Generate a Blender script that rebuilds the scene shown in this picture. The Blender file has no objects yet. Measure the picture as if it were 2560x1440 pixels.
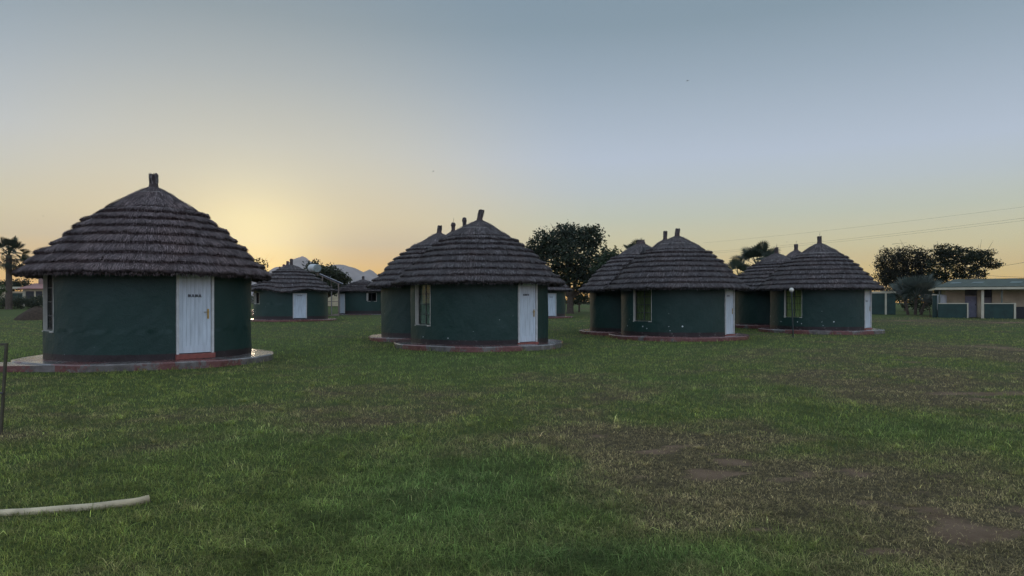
import bpy, bmesh, math, random
import numpy as np
from mathutils import Vector, Matrix
R_ = math.radians
rnd = random.Random(7)
rng = np.random.default_rng(11)
S = bpy.context.scene
COL = S.collection
F = 1730.0            # focal length of the photograph in its own pixels
EYE = 1.65

# ------------------------------------------------------------------ camera
cd = bpy.data.cameras.new('camera'); cam = bpy.data.objects.new('camera', cd); COL.objects.link(cam)
cam.location = (0, 0, EYE); cam.rotation_euler = (math.pi/2, 0, 0)
cd.sensor_width = 36; cd.lens = 36*F/2560; cd.shift_y = 37/2560
cd.clip_start = 0.1; cd.clip_end = 9000
S.camera = cam

# ------------------------------------------------------------------ sky and sun (dusk, sun low behind the nearest hut)
SUN_AZ, SUN_EL = -20.6, 2.4
SKY_GAIN = 1.0
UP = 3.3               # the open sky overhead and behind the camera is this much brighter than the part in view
sundir = Vector((math.sin(R_(SUN_AZ))*math.cos(R_(SUN_EL)), math.cos(R_(SUN_AZ))*math.cos(R_(SUN_EL)), math.sin(R_(SUN_EL))))
def lin(c):
    out = []
    for v in c:
        v /= 255
        out.append(v/12.92 if v <= .04045 else ((v+.055)/1.055)**2.4)
    return tuple(out)
W = bpy.data.worlds.new('World'); S.world = W; W.use_nodes = True
nt = W.node_tree; N = nt.nodes; L = nt.links
bg = N['Background']
def vmath(nt, op, a, b=None):
    n = nt.nodes.new('ShaderNodeMath'); n.operation = op
    for i, v in enumerate((a, b)):
        if v is None: continue
        if isinstance(v, (int, float)): n.inputs[i].default_value = v
        else: nt.links.new(v, n.inputs[i])
    return n.outputs[0]
def ramp(nt, fac, stops, interp='LINEAR'):
    n = nt.nodes.new('ShaderNodeValToRGB'); n.color_ramp.interpolation = interp
    el = n.color_ramp.elements
    while len(el) < len(stops): el.new(.5)
    for e, (p, c) in zip(el, stops):
        e.position = p; e.color = (*c, 1) if len(c) == 3 else c
    if fac is not None: nt.links.new(fac, n.inputs[0])
    return n.outputs[0]
def mixc(nt, fac, a, b, mode='MIX'):
    n = nt.nodes.new('ShaderNodeMix'); n.data_type = 'RGBA'; n.blend_type = mode; n.clamp_factor = True
    for i, v in ((0, fac), (6, a), (7, b)):
        if isinstance(v, (int, float)): n.inputs[i].default_value = v
        elif isinstance(v, tuple): n.inputs[i].default_value = (*v[:3], 1)
        else: nt.links.new(v, n.inputs[i])
    return n.outputs[2]
tc = N.new('ShaderNodeTexCoord'); nrm = N.new('ShaderNodeVectorMath'); nrm.operation = 'NORMALIZE'
L.new(tc.outputs['Generated'], nrm.inputs[0])
sep = N.new('ShaderNodeSeparateXYZ'); L.new(nrm.outputs[0], sep.inputs[0])
zc = vmath(nt, 'MAXIMUM', sep.outputs[2], 0.0)
HAZE = .00010           # density of the evening air built at the end of the script; the sky beyond it is set a little stronger to make up for it
def beyond(z, c):
    T = math.exp(-HAZE*min(436/max(z, 1e-3), 6900)); return tuple(max(.01, (v-(1-T)*a)/T) for v, a in zip(lin(c), (.21, .245, .30)))
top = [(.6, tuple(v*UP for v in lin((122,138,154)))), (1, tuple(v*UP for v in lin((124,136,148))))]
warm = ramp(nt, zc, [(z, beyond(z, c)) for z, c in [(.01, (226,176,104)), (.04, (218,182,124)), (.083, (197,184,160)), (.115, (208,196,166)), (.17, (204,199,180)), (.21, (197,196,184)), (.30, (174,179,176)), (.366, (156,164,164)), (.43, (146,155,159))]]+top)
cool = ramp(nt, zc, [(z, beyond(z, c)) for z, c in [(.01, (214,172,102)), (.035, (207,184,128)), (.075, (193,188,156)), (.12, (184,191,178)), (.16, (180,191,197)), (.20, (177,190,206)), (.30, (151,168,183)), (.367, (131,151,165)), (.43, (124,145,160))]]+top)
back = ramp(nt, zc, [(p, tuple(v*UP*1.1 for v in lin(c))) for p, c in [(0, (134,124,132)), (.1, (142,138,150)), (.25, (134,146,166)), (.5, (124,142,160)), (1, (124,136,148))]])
dotn = N.new('ShaderNodeVectorMath'); dotn.operation = 'DOT_PRODUCT'; L.new(nrm.outputs[0], dotn.inputs[0]); dotn.inputs[1].default_value = sundir
mr = N.new('ShaderNodeMapRange'); mr.interpolation_type = 'SMOOTHSTEP'; L.new(sep.outputs[1], mr.inputs[0]); mr.inputs[1].default_value = -.5; mr.inputs[2].default_value = .45
ang = vmath(nt, 'ARCCOSINE', vmath(nt, 'MINIMUM', dotn.outputs['Value'], .999999))
mw = N.new('ShaderNodeMapRange'); mw.interpolation_type = 'SMOOTHSTEP'; L.new(ang, mw.inputs[0]); mw.inputs[1].default_value = R_(9); mw.inputs[2].default_value = R_(30)
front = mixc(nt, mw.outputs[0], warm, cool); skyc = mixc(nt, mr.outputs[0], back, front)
# flatten the glow: it spreads further sideways than upwards
def gauss(w):
    q = vmath(nt, 'DIVIDE', ang, R_(w)); return vmath(nt, 'EXPONENT', vmath(nt, 'MULTIPLY', vmath(nt, 'MULTIPLY', q, q), -1.0))
def addglow(base, w, amp, tint):
    m = N.new('ShaderNodeMix'); m.data_type = 'RGBA'; m.blend_type = 'ADD'; m.clamp_factor = False; m.clamp_result = False
    L.new(vmath(nt, 'MULTIPLY', gauss(w), amp), m.inputs[0]); L.new(base, m.inputs[6]); m.inputs[7].default_value = (*tint, 1)
    return m.outputs[2]
skyc = addglow(skyc, 5.3, .74, (1, .82, .28))
nis = N.new('ShaderNodeTexSky'); nis.sky_type = 'NISHITA'; nis.sun_disc = False
nis.sun_elevation = R_(SUN_EL); nis.sun_rotation = R_(SUN_AZ); nis.altitude = 600
ng = N.new('ShaderNodeGamma'); L.new(nis.outputs[0], ng.inputs[0]); ng.inputs[1].default_value = .4
nsc = mixc(nt, 1.0, ng.outputs[0], (.30, .30, .33), 'MULTIPLY')
skyc = mixc(nt, .06, skyc, nsc)
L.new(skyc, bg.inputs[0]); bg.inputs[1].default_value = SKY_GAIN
sl = bpy.data.lights.new('sun', 'SUN'); so = bpy.data.objects.new('sun', sl); COL.objects.link(so)
sl.energy = .14; sl.angle = R_(4); sl.color = (1, .78, .55)
so.rotation_euler = (-sundir).to_track_quat('-Z', 'Y').to_euler()
S.view_settings.view_transform = 'Standard'; S.view_settings.look = 'None'; S.view_settings.exposure = 0; S.view_settings.gamma = 1
try:
    S.cycles.max_bounces = 6; S.cycles.transparent_max_bounces = 16; S.cycles.volume_bounces = 0
except Exception: pass

# ------------------------------------------------------------------ helpers
def gz(x, y):         # the lawn lies flat and rises gently beyond the nearer huts
    t = np.clip(np.asarray(y, float)-36, 0, 78)
    return .0148*t*np.clip(t/8, 0, 1)**.5
def gzf(x, y): return float(gz(x, y))
def at(px, py, Y): return Vector(((px-1280)/F*Y, Y, EYE-(py-757)/F*Y))
def ground_px(px, py):
    Y = F*EYE/(py-757)
    for _ in range(30): Y = F*(EYE-gzf(0, Y))/(py-757)*.5+Y*.5
    return np.array([(px-1280)/F*Y, Y])
def tag(o, label=None, cat=None, group=None, kind=None):
    for k, v in (('label', label), ('category', cat), ('group', group), ('kind', kind)):
        if v: o[k] = v
    return o
def thing(name, label, cat, loc=(0,0,0), group=None, rz=0):
    o = bpy.data.objects.new(name, None); COL.objects.link(o); o.location = loc; o.rotation_euler = (0,0,rz); o.empty_display_size = .2
    return tag(o, label, cat, group)
def link(name, me, mat=None, parent=None, loc=None, rot=None, smooth=False):
    o = bpy.data.objects.new(name, me); COL.objects.link(o)
    if mat is not None:
        for m in (mat if isinstance(mat, (list, tuple)) else [mat]): me.materials.append(m)
    if parent is not None: o.parent = parent
    if loc is not None: o.location = loc
    if rot is not None: o.rotation_euler = rot
    if smooth: me.shade_smooth()
    return o
def np_mesh(name, V, Q=None, T=None, col=None, mats=None):
    V = np.ascontiguousarray(V, np.float32); me = bpy.data.meshes.new(name)
    Q = np.zeros((0,4), np.int32) if Q is None else np.asarray(Q, np.int32)
    T = np.zeros((0,3), np.int32) if T is None else np.asarray(T, np.int32)
    nq, ntri = len(Q), len(T)
    me.vertices.add(len(V)); me.vertices.foreach_set('co', V.ravel())
    me.loops.add(nq*4+ntri*3); me.loops.foreach_set('vertex_index', np.concatenate([Q.ravel(), T.ravel()]).astype(np.int32))
    me.polygons.add(nq+ntri)
    st = np.concatenate([np.arange(nq)*4, nq*4+np.arange(ntri)*3]).astype(np.int32); me.polygons.foreach_set('loop_start', st)
    if mats is not None: me.polygons.foreach_set('material_index', np.asarray(mats, np.int32))
    if col is not None:
        c = np.ones((len(V), 4), np.float32); c[:, :col.shape[1]] = col
        a = me.color_attributes.new('tone', 'FLOAT_COLOR', 'POINT'); a.data.foreach_set('color', c.ravel())
    me.update(calc_edges=True); me.validate()
    return me
class MB:             # collects boxes, tubes and lathes into one mesh
    def __init__(s): s.v = []; s.f = []
    def add(s, vs, fs):
        k = len(s.v); s.v += [tuple(v) for v in vs]; s.f += [tuple(i+k for i in f) for f in fs]; return s
    def box(s, x0, x1, y0, y1, z0, z1, M=None):
        vs = [Vector((x, y, z)) for x in (x0, x1) for y in (y0, y1) for z in (z0, z1)]
        if M is not None: vs = [M @ v for v in vs]
        return s.add(vs, [(0,1,3,2), (4,6,7,5), (0,4,5,1), (2,3,7,6), (0,2,6,4), (1,5,7,3)])
    def tube(s, pts, rad, n=8, caps=True):
        pts = [Vector(p) for p in pts]; rad = rad if isinstance(rad, (list, tuple)) else [rad]*len(pts)
        vs = []
        for i, p in enumerate(pts):
            d = (pts[min(i+1, len(pts)-1)]-pts[max(i-1, 0)]).normalized()
            a = d.orthogonal().normalized() if i == 0 else (pa - d*pa.dot(d)).normalized()
            pa = a; b = d.cross(a)
            vs += [p + (a*math.cos(t)+b*math.sin(t))*rad[i] for t in [2*math.pi*k/n for k in range(n)]]
        fs = [(i*n+k, i*n+(k+1) % n, (i+1)*n+(k+1) % n, (i+1)*n+k) for i in range(len(pts)-1) for k in range(n)]
        if caps: fs += [tuple(range(n-1, -1, -1)), tuple(range((len(pts)-1)*n, len(pts)*n))]
        return s.add(vs, fs)
    def lathe(s, prof, n=16, c=(0,0,0)):
        vs = [(c[0]+r*math.cos(2*math.pi*k/n), c[1]+r*math.sin(2*math.pi*k/n), c[2]+z) for r, z in prof for k in range(n)]
        fs = [(i*n+k, i*n+(k+1) % n, (i+1)*n+(k+1) % n, (i+1)*n+k) for i in range(len(prof)-1) for k in range(n)]
        if prof[0][0] > 1e-4: fs.append(tuple(range(n-1, -1, -1)))
        if prof[-1][0] > 1e-4: fs.append(tuple(range((len(prof)-1)*n, len(prof)*n)))
        return s.add(vs, fs)
    def build(s, name, mat, parent=None, loc=None, rot=None, smooth=False, bevel=0):
        me = bpy.data.meshes.new(name); me.from_pydata(s.v, [], s.f); me.update()
        bm = bmesh.new(); bm.from_mesh(me); bmesh.ops.recalc_face_normals(bm, faces=bm.faces)
        if bevel: bmesh.ops.bevel(bm, geom=list(bm.edges), offset=bevel, segments=2, profile=.7, affect='EDGES', clamp_overlap=True)
        bm.to_mesh(me); bm.free()
        return link(name, me, mat, parent, loc, rot, smooth)

# ------------------------------------------------------------------ materials
def new_mat(name, rough=.7, spec=.4):
    m = bpy.data.materials.new(name); m.use_nodes = True; nt = m.node_tree
    b = nt.nodes['Principled BSDF']; b.inputs['Roughness'].default_value = rough; b.inputs['Specular IOR Level'].default_value = spec
    return m, nt, b
def coords(nt, kind='Object'): return nt.nodes.new('ShaderNodeTexCoord').outputs[kind]
def noise(nt, vec, scale, detail=4, rough=.55, dist=0, sc=None):
    n = nt.nodes.new('ShaderNodeTexNoise'); n.inputs['Scale'].default_value = scale; n.inputs['Detail'].default_value = detail
    n.inputs['Roughness'].default_value = rough; n.inputs['Distortion'].default_value = dist
    if sc is not None:
        mp = nt.nodes.new('ShaderNodeMapping'); mp.inputs['Scale'].default_value = sc; nt.links.new(vec, mp.inputs[0]); vec = mp.outputs[0]
    nt.links.new(vec, n.inputs['Vector']); return n.outputs['Fac']
def bump(nt, b, h, strength=.4, dist=.02):
    n = nt.nodes.new('ShaderNodeBump'); n.inputs['Strength'].default_value = strength; n.inputs['Distance'].default_value = dist
    nt.links.new(h, n.inputs['Height']); nt.links.new(n.outputs[0], b.inputs['Normal'])
def step(nt, v, lo, hi):
    n = nt.nodes.new('ShaderNodeMapRange'); n.interpolation_type = 'SMOOTHSTEP'; nt.links.new(v, n.inputs[0]); n.inputs[1].default_value = lo; n.inputs[2].default_value = hi
    return n.outputs[0]
def simple(name, c, rough=.6, var=.25, scale=6, spec=.4, bmp=.15, metal=0, sc=None):
    m, nt, b = new_mat(name, rough, spec); co = coords(nt)
    f = noise(nt, co, scale, 5, sc=sc)
    lo = tuple(v*(1-var) for v in c); hi = tuple(min(1, v*(1+var)) for v in c)
    nt.links.new(ramp(nt, f, [(.3, lo), (.7, hi)]), b.inputs['Base Color']); b.inputs['Metallic'].default_value = metal
    if bmp: bump(nt, b, noise(nt, co, scale*6, 4), bmp, .01)
    return m
def wall_mat(name, seed=0., chips=.5, chip_lo=.2, chip_hi=.75, base=.0092):
    m, nt, b = new_mat(name, .52, .35); co0 = coords(nt)
    mp = nt.nodes.new('ShaderNodeMapping'); mp.inputs['Location'].default_value = (seed, seed*1.7, 0); nt.links.new(co0, mp.inputs[0]); co = mp.outputs[0]
    f = noise(nt, co, 1.3, 6, .6)
    c = ramp(nt, f, [(.3, (base*.68, base*3.0, base*2.4)), (.5, (base*.9, base*3.5, base*2.8)), (.72, (base*1.2, base*4.0, base*3.2))])
    sepz = nt.nodes.new('ShaderNodeSeparateXYZ'); nt.links.new(co0, sepz.inputs[0])
    # chipped paint: small pale flecks, mostly low on the wall
    vo = nt.nodes.new('ShaderNodeTexVoronoi'); vo.inputs['Scale'].default_value = 4.6; nt.links.new(co, vo.inputs['Vector'])
    thr = vmath(nt, 'ADD', noise(nt, co, 2.6, 2), vmath(nt, 'MULTIPLY', noise(nt, co, 40, 2), .12))
    spot = vmath(nt, 'MULTIPLY', vmath(nt, 'LESS_THAN', vmath(nt, 'ADD', vo.outputs['Distance'], vmath(nt, 'MULTIPLY', noise(nt, co, 60, 2), .10)), vmath(nt, 'ADD', vmath(nt, 'MULTIPLY', noise(nt, co, 4.3, 1), .5), -.12)), vmath(nt, 'GREATER_THAN', thr, .72-.13*chips))
    zone = vmath(nt, 'MULTIPLY', step(nt, sepz.outputs[2], .15, chip_lo+.1), vmath(nt, 'SUBTRACT', 1.0, step(nt, sepz.outputs[2], chip_hi, chip_hi+.9)))
    c = mixc(nt, vmath(nt, 'MULTIPLY', spot, zone), c, (.55, .6, .58))
    # painted skirting band, worn to bare plaster in places
    edge = vmath(nt, 'ADD', sepz.outputs[2], vmath(nt, 'MULTIPLY', noise(nt, co, 3, 4), .05))
    band = vmath(nt, 'SUBTRACT', 1.0, step(nt, edge, .375, .385))
    worn = step(nt, noise(nt, co, 7, 6, .7), .60, .66)
    bc = mixc(nt, vmath(nt, 'MULTIPLY', worn, .8*min(1, chips)), (.022, .014, .014), (.19, .17, .15))
    c = mixc(nt, band, c, bc)
    nt.links.new(c, b.inputs['Base Color'])
    h = vmath(nt, 'ADD', noise(nt, co, 9, 5, .6), vmath(nt, 'MULTIPLY', noise(nt, co, 45, 3), .5))
    bump(nt, b, h, .5, .025)
    return m
M = {}
M['wall'] = wall_mat('green_plaster', 0, .25)
M['wall_chip'] = wall_mat('green_plaster_chipped', 3.1, .6)
M['wall_worn'] = wall_mat('green_plaster_worn', 7.7, 1.7, .2, .6)
M['wall_far'] = wall_mat('green_plaster_far', 5.2, .0, base=.0098)
def thatch_mat():
    m, nt, b = new_mat('thatch', .75, .25)
    a = nt.nodes.new('ShaderNodeVertexColor'); a.layer_name = 'tone'
    co = coords(nt); f = noise(nt, co, 1.4, 4)
    c = mixc(nt, step(nt, f, .35, .7), a.outputs[0], mixc(nt, 1.0, a.outputs[0], (1.2, 1.12, 1.08), 'MULTIPLY'))
    nt.links.new(c, b.inputs['Base Color'])
    bump(nt, b, noise(nt, co, 60, 3), .5, .015)
    return m
M['thatch'] = thatch_mat()
def plinth_mat(name, red, seed):
    m, nt, b = new_mat(name, .45, .5); co0 = coords(nt)
    mp = nt.nodes.new('ShaderNodeMapping'); mp.inputs['Location'].default_value = (seed, seed*.6, 0); nt.links.new(co0, mp.inputs[0]); co = mp.outputs[0]
    g = ramp(nt, noise(nt, co, 4, 6, .65), [(.3, (.075, .066, .06)), (.7, (.19, .168, .155))])
    r = ramp(nt, noise(nt, co, 6, 6, .65), [(.3, (.10, .038, .034)), (.7, (.185, .080, .072))])
    f = step(nt, vmath(nt, 'ADD', noise(nt, co, .7, 2), vmath(nt, 'MULTIPLY', noise(nt, co, 9, 5, .7), .35)), .82-.28*red, .86-.28*red)
    nt.links.new(mixc(nt, f, g, r), b.inputs['Base Color'])
    rr = step(nt, noise(nt, co, 2.5, 4), .3, .7); nt.links.new(vmath(nt, 'ADD', vmath(nt, 'MULTIPLY', rr, .22), .09), b.inputs['Roughness'])
    bump(nt, b, noise(nt, co, 22, 5), .35, .015)
    return m
M['plinth_grey'] = plinth_mat('worn_red_cement', .30, 2.3)
M['plinth_mix'] = plinth_mat('patchy_red_cement', .72, 8.1)
M['plinth_red'] = plinth_mat('red_cement', .95, 5.5)
M['step_red'] = simple('red_step_paint', (.22, .065, .050), .55, .25, 8)
M['door'] = simple('white_gloss_paint', (.50, .55, .59), .42, .16, 3, .5, .05, sc=(3, 3, .5))
M['door_grey'] = simple('greyed_white_paint', (.55, .57, .60), .45, .10, 3, .5, .05, sc=(3, 3, .4))
M['reveal'] = simple('cream_plaster', (.44, .42, .37), .7, .1, 5)
M['jamb'] = simple('door_jamb_paint', (.50, .49, .47), .5, .15, 5)
M['brass'] = simple('brass', (.42, .30, .11), .35, .2, 20, .5, 0, 1)
M['ink'] = simple('black_lettering', (.012, .012, .014), .5, .1, 10, .3, 0)
M['steel'] = simple('dark_window_steel', (.05, .05, .05), .5, .3, 10)
M['steel_light'] = simple('pale_window_steel', (.22, .23, .22), .5, .2, 10)
M['curtain'] = simple('olive_curtain', (.30, .34, .13), .9, .15, 4, .2, 0)
M['curtain_dark'] = simple('dark_olive_curtain', (.13, .15, .07), .9, .2, 4, .2, 0)
M['curtain_dim'] = simple('green_grey_curtain', (.22, .28, .22), .9, .2, 4, .2, 0)
M['wire'] = simple('galvanised_wire', (.35, .33, .30), .5, .1, 4)
def glass_mat():
    m, nt, b = new_mat('window_glass', .05, .5)
    tr = nt.nodes.new('ShaderNodeBsdfTransparent'); tr.inputs[0].default_value = (.86, .9, .88, 1)
    gl = nt.nodes.new('ShaderNodeBsdfGlossy'); gl.inputs['Roughness'].default_value = .03; gl.inputs[0].default_value = (.8, .8, .8, 1)
    fr = nt.nodes.new('ShaderNodeFresnel'); fr.inputs[0].default_value = 1.12
    mx = nt.nodes.new('ShaderNodeMixShader'); nt.links.new(fr.outputs[0], mx.inputs[0]); nt.links.new(tr.outputs[0], mx.inputs[1]); nt.links.new(gl.outputs[0], mx.inputs[2])
    nt.links.new(mx.outputs[0], nt.nodes['Material Output'].inputs[0]); return m
M['glass'] = glass_mat()
def leaf_mat(name, trans=.25, spec=.25):
    m, nt, b = new_mat(name, .6, spec)
    a = nt.nodes.new('ShaderNodeVertexColor'); a.layer_name = 'tone'
    nt.links.new(a.outputs[0], b.inputs['Base Color'])
    t = nt.nodes.new('ShaderNodeBsdfTranslucent'); nt.links.new(a.outputs[0], t.inputs[0])
    mx = nt.nodes.new('ShaderNodeMixShader'); mx.inputs[0].default_value = trans
    nt.links.new(b.outputs[0], mx.inputs[1]); nt.links.new(t.outputs[0], mx.inputs[2]); nt.links.new(mx.outputs[0], nt.nodes['Material Output'].inputs[0])
    return m
M['leaf'] = leaf_mat('foliage'); M['blade'] = leaf_mat('grass_blade', .5, .15)
M['bark'] = simple('bark', (.085, .065, .05), .9, .35, 8, .2, .5)

# ------------------------------------------------------------------ the lawn: where it is dry and where the soil shows
DRY = []; BARE = []; LUSH = []
for lst, items in ((DRY, [(1900,1230,520,130,.85), (2350,1290,420,160,.8), (1650,1110,330,60,.75), (2200,1120,420,60,.45), (2300,960,420,60,.6),
                          (2450,880,250,30,.7), (1330,985,480,40,.5), (900,1000,330,40,.28), (2050,900,260,30,.45), (1950,1080,260,60,.5), (1240,1120,160,40,.35), (2400,805,260,10,.6), (350,1060,300,70,.2)]),
                   (BARE, [(2430,1330,300,50,.50), (2000,1180,420,45,.46), (2450,985,240,22,.52), (2460,872,220,16,.55), (2250,1250,300,40,.40), (2420,930,260,16,.42), (2300,1400,350,40,.38), (1650,1120,200,22,.42), (1840,1158,75,13,1.), (1620,1132,60,8,.9), (1990,1178,90,10,.7), (2440,1332,160,24,1.05), (2540,1275,70,26,1.), (2150,1190,80,10,.7), (2420,986,110,9,.9), (2540,985,70,9,.9), (2490,868,90,9,.9), (1900,1325,40,8,.6),
                           (2330,1190,90,12,.6), (2280,905,110,8,.6), (2440,1235,70,10,.5), (1500,1090,60,8,.5), (2300,802,140,4,.6), (2500,806,90,4,.7), (1180,1080,70,8,.4), (2560,1410,60,20,.7), (2250,1425,90,14,.45)]),
                   (LUSH, [(1150,1230,380,140,.7), (1500,1400,500,60,.7), (1500,1260,200,80,.4), (400,870,600,30,.5), (1100,900,350,30,.6), (2300,1075,280,35,.5), (1700,960,200,40,.4), (700,1100,300,80,.35), (1700,870,200,20,.4)])):
    for px, py, rx, ry, a in items:
        c = ground_px(px, py); sy = abs(ground_px(px, py-ry)[1]-ground_px(px, py+ry)[1])/2; sx = rx/F*c[1]
        lst.append((c[0], c[1], sx, sy, a))
def field(lst, x, y):
    o = np.zeros_like(x)
    for cx, cy, sx, sy, a in lst: o = np.maximum(o, a*np.exp(-(((x-cx)/sx)**2+((y-cy)/sy)**2)))
    return o
_ph = rng.uniform(0, 6.28, 60); _an = rng.uniform(0, 6.28, 60)
def wob(x, y, base, n=14):     # cheap smooth noise, about -1..1
    o = np.zeros_like(x)
    for i in range(n):
        k = base*1.37**(i % 7); a = _an[i+int(base*7) % 20]
        o += np.sin(k*(x*math.cos(a)+y*math.sin(a)) + _ph[i+int(base*5) % 20] + 1.3*np.sin(.5*k*(x*math.sin(a)-y*math.cos(a))))/1.18**(i % 7)
    return o/(n**.5*.75)
def dryness(x, y):
    d = .85*field(DRY, x, y) + .20*wob(x, y, .7) + .16*wob(x, y, 2.3) + .10*wob(x, y, 6.) - .40*field(LUSH, x, y) + .16
    return np.clip(d, 0, 1)
def bareness(x, y):
    return np.clip((field(BARE, x, y) + .20*wob(x, y, 3.1) + .22*wob(x, y, 8.) + .17*field(DRY, x, y) - .47)*2.4, 0, 1)

def grid_mesh(name, xs, ys, zf, colf=None):
    X, Y = np.meshgrid(xs, ys); Z = zf(X, Y); n, m = X.shape
    V = np.stack([X.ravel(), Y.ravel(), Z.ravel()], 1)
    I = np.arange(n*m).reshape(n, m)
    Q = np.stack([I[:-1, :-1].ravel(), I[:-1, 1:].ravel(), I[1:, 1:].ravel(), I[1:, :-1].ravel()], 1)
    return np_mesh(name, V, Q, col=None if colf is None else colf(X.ravel(), Y.ravel()))
GX = 6700.
u = np.linspace(-1, 1, 321); xs = np.sinh(u*8.3)/np.sinh(8.3)*GX
ys = np.concatenate([-np.geomspace(400, 2, 24), np.linspace(0, 3, 10), np.geomspace(3.2, 60, 240), np.geomspace(62, 6700, 70)])
def ground_z(X, Y):
    near = np.exp(-((np.hypot(X, Y))/60)**2)
    return gz(X, Y) + .012*wob(X, Y, 1.1)*near + .25*wob(X, Y, .05)*np.clip((Y-140)/200, 0, 1)
def ground_col(x, y):
    return np.stack([dryness(x, y), bareness(x, y), np.zeros_like(x)], 1)
def ground_mat():
    m, nt, b = new_mat('lawn_ground', .95, .1)
    a = nt.nodes.new('ShaderNodeVertexColor'); a.layer_name = 'tone'; sp = nt.nodes.new('ShaderNodeSeparateColor'); nt.links.new(a.outputs[0], sp.inputs[0])
    co = coords(nt)
    n1 = noise(nt, co, 2.2, 8, .68); n2 = noise(nt, co, 14, 6, .7); n3 = noise(nt, co, 60, 4, .7)
    green = ramp(nt, n2, [(.3, (.022, .030, .010)), (.5, (.060, .080, .024)), (.72, (.11, .14, .042))])
    dry = ramp(nt, n2, [(.3, (.028, .023, .012)), (.5, (.078, .062, .033)), (.72, (.16, .128, .068))])
    soil = ramp(nt, n1, [(.3, (.115, .074, .045)), (.7, (.22, .148, .098))])
    f = vmath(nt, 'ADD', sp.outputs[0], vmath(nt, 'MULTIPLY', vmath(nt, 'SUBTRACT', n1, .5), .9))
    c = mixc(nt, step(nt, f, .1, .75), green, dry)
    fb = vmath(nt, 'ADD', sp.outputs[1], vmath(nt, 'MULTIPLY', vmath(nt, 'SUBTRACT', n2, .5), .9))
    c = mixc(nt, step(nt, fb, .22, .85), c, soil)
    nt.links.new(c, b.inputs['Base Color'])
    bump(nt, b, vmath(nt, 'ADD', n2, vmath(nt, 'MULTIPLY', n3, .6)), .8, .05)
    return m
tag(link('ground', grid_mesh('ground', xs, ys, ground_z, ground_col), ground_mat(), smooth=True), kind='structure')

# ------------------------------------------------------------------ huts
class Roof:
    """one thatched roof over one or more round lobes: a height field of f, the smooth least distance to a lobe's centre"""
    def __init__(s, lobes, tiers, lift=.10, seed=0, wave=0.):
        s.l = lobes; s.t = np.array([0]+tiers); s.lift = lift; s.seed = seed; s.wave = wave; s.k = 5.
    def parts(s, p):
        fi = np.stack([np.hypot(p[..., 0]-l['c'][0], p[..., 1]-l['c'][1])/l['re'] for l in s.l])
        f0 = fi.min(0); k = 2.3+6*np.maximum(f0-.7, 0); e = np.exp(-k*(fi-f0)); w = e/e.sum(0)
        return f0-np.log(e.sum(0))/k, w
    def f(s, p):
        f, w = s.parts(p)
        x, y = p[..., 0]+s.seed, p[..., 1]-s.seed
        nz = .015*np.sin(1.9*x+.7*np.sin(2.3*y))+.012*np.sin(3.7*y+1.1*np.sin(2.9*x))+.008*np.sin(9*x+7*y)+.006*np.sin(17*x-13*y)
        nz = nz*.6 + .012*np.sin(2.6*x+1.9*y+f*31)+.010*np.sin(-4.3*x+3.1*y+f*23)+.006*np.sin(11*x+9*y+f*40)
        return np.maximum(0, f + nz*np.clip(f/.25, 0, 1))
    def z(s, p, f=None, tier=None):
        ff, w = s.parts(p); f = s.f(p) if f is None else f
        za = sum(w[i]*l['za'] for i, l in enumerate(s.l)); ze = sum(w[i]*l['ze'] for i, l in enumerate(s.l))
        fl = s.l[0].get('flat', .36)
        base = za-(za-ze)*(fl*f+(1-fl)*f*f)
        base = base - .085*np.clip(f/.3, 0, 1)*(1-np.clip((f-.86)/.14, 0, 1))
        if s.wave: base = base + s.wave*np.clip(f, 0, 1)**3*np.sin(p[..., 0]*1.7+s.seed)*np.cos(p[..., 1]*1.1)
        k = np.clip(np.searchsorted(s.t, f, side='left')-1, 0, len(s.t)-2) if tier is None else tier
        q = np.clip((f-s.t[k])/(s.t[k+1]-s.t[k]), 0, 1)
        return base + s.lift*(q*.9)*np.where(k == 0, .3, 1.)
    def ray(s, i, phi, lev):      # distance along phi from lobe i's centre where f reaches lev (clamped half way to the next lobe)
        l = s.l[i]; c = np.array(l['c']); d = np.stack([np.cos(phi), np.sin(phi)], -1)
        cap = np.full(phi.shape, l['re']*1.5)
        for j, o in enumerate(s.l):
            if j == i: continue
            v = np.array(o['c'])-c; D = np.hypot(*v); wgt = l['re']/(l['re']+o['re'])
            dn = d @ (v/D); cap = np.where(dn > .02, np.minimum(cap, D*wgt/np.maximum(dn, .02)), cap)
        lo = np.zeros_like(cap); hi = cap.copy()
        for _ in range(24):
            mid = (lo+hi)/2; ok = s.f(c+d*mid[..., None]) < lev; lo = np.where(ok, mid, lo); hi = np.where(ok, hi, mid)
        return lo, lo > cap*.999
TH = [1.0]
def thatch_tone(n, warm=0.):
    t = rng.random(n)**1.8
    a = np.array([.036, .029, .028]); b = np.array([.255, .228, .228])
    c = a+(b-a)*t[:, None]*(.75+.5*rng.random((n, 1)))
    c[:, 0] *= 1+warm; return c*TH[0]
def blades(P, D, Lg, Wd, up, bend=.3):     # P root, D unit direction, up: unit-ish normals
    n = len(P); side = np.cross(D, up); side /= np.linalg.norm(side, axis=1)[:, None]+1e-9
    tip = P+D*Lg[:, None]; mid = P+D*(Lg*.55)[:, None]+up*(Lg*.06)[:, None]
    s = side*(Wd/2)[:, None]
    V = np.stack([P-s, P+s, mid-s*.9, mid+s*.9, tip-s*.3, tip+s*.3], 1).reshape(-1, 3)
    i = np.arange(n)[:, None]*6
    Q = np.concatenate([i+np.array([0,1,3,2]), i+np.array([2,3,5,4])], 0)
    return V, Q
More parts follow.
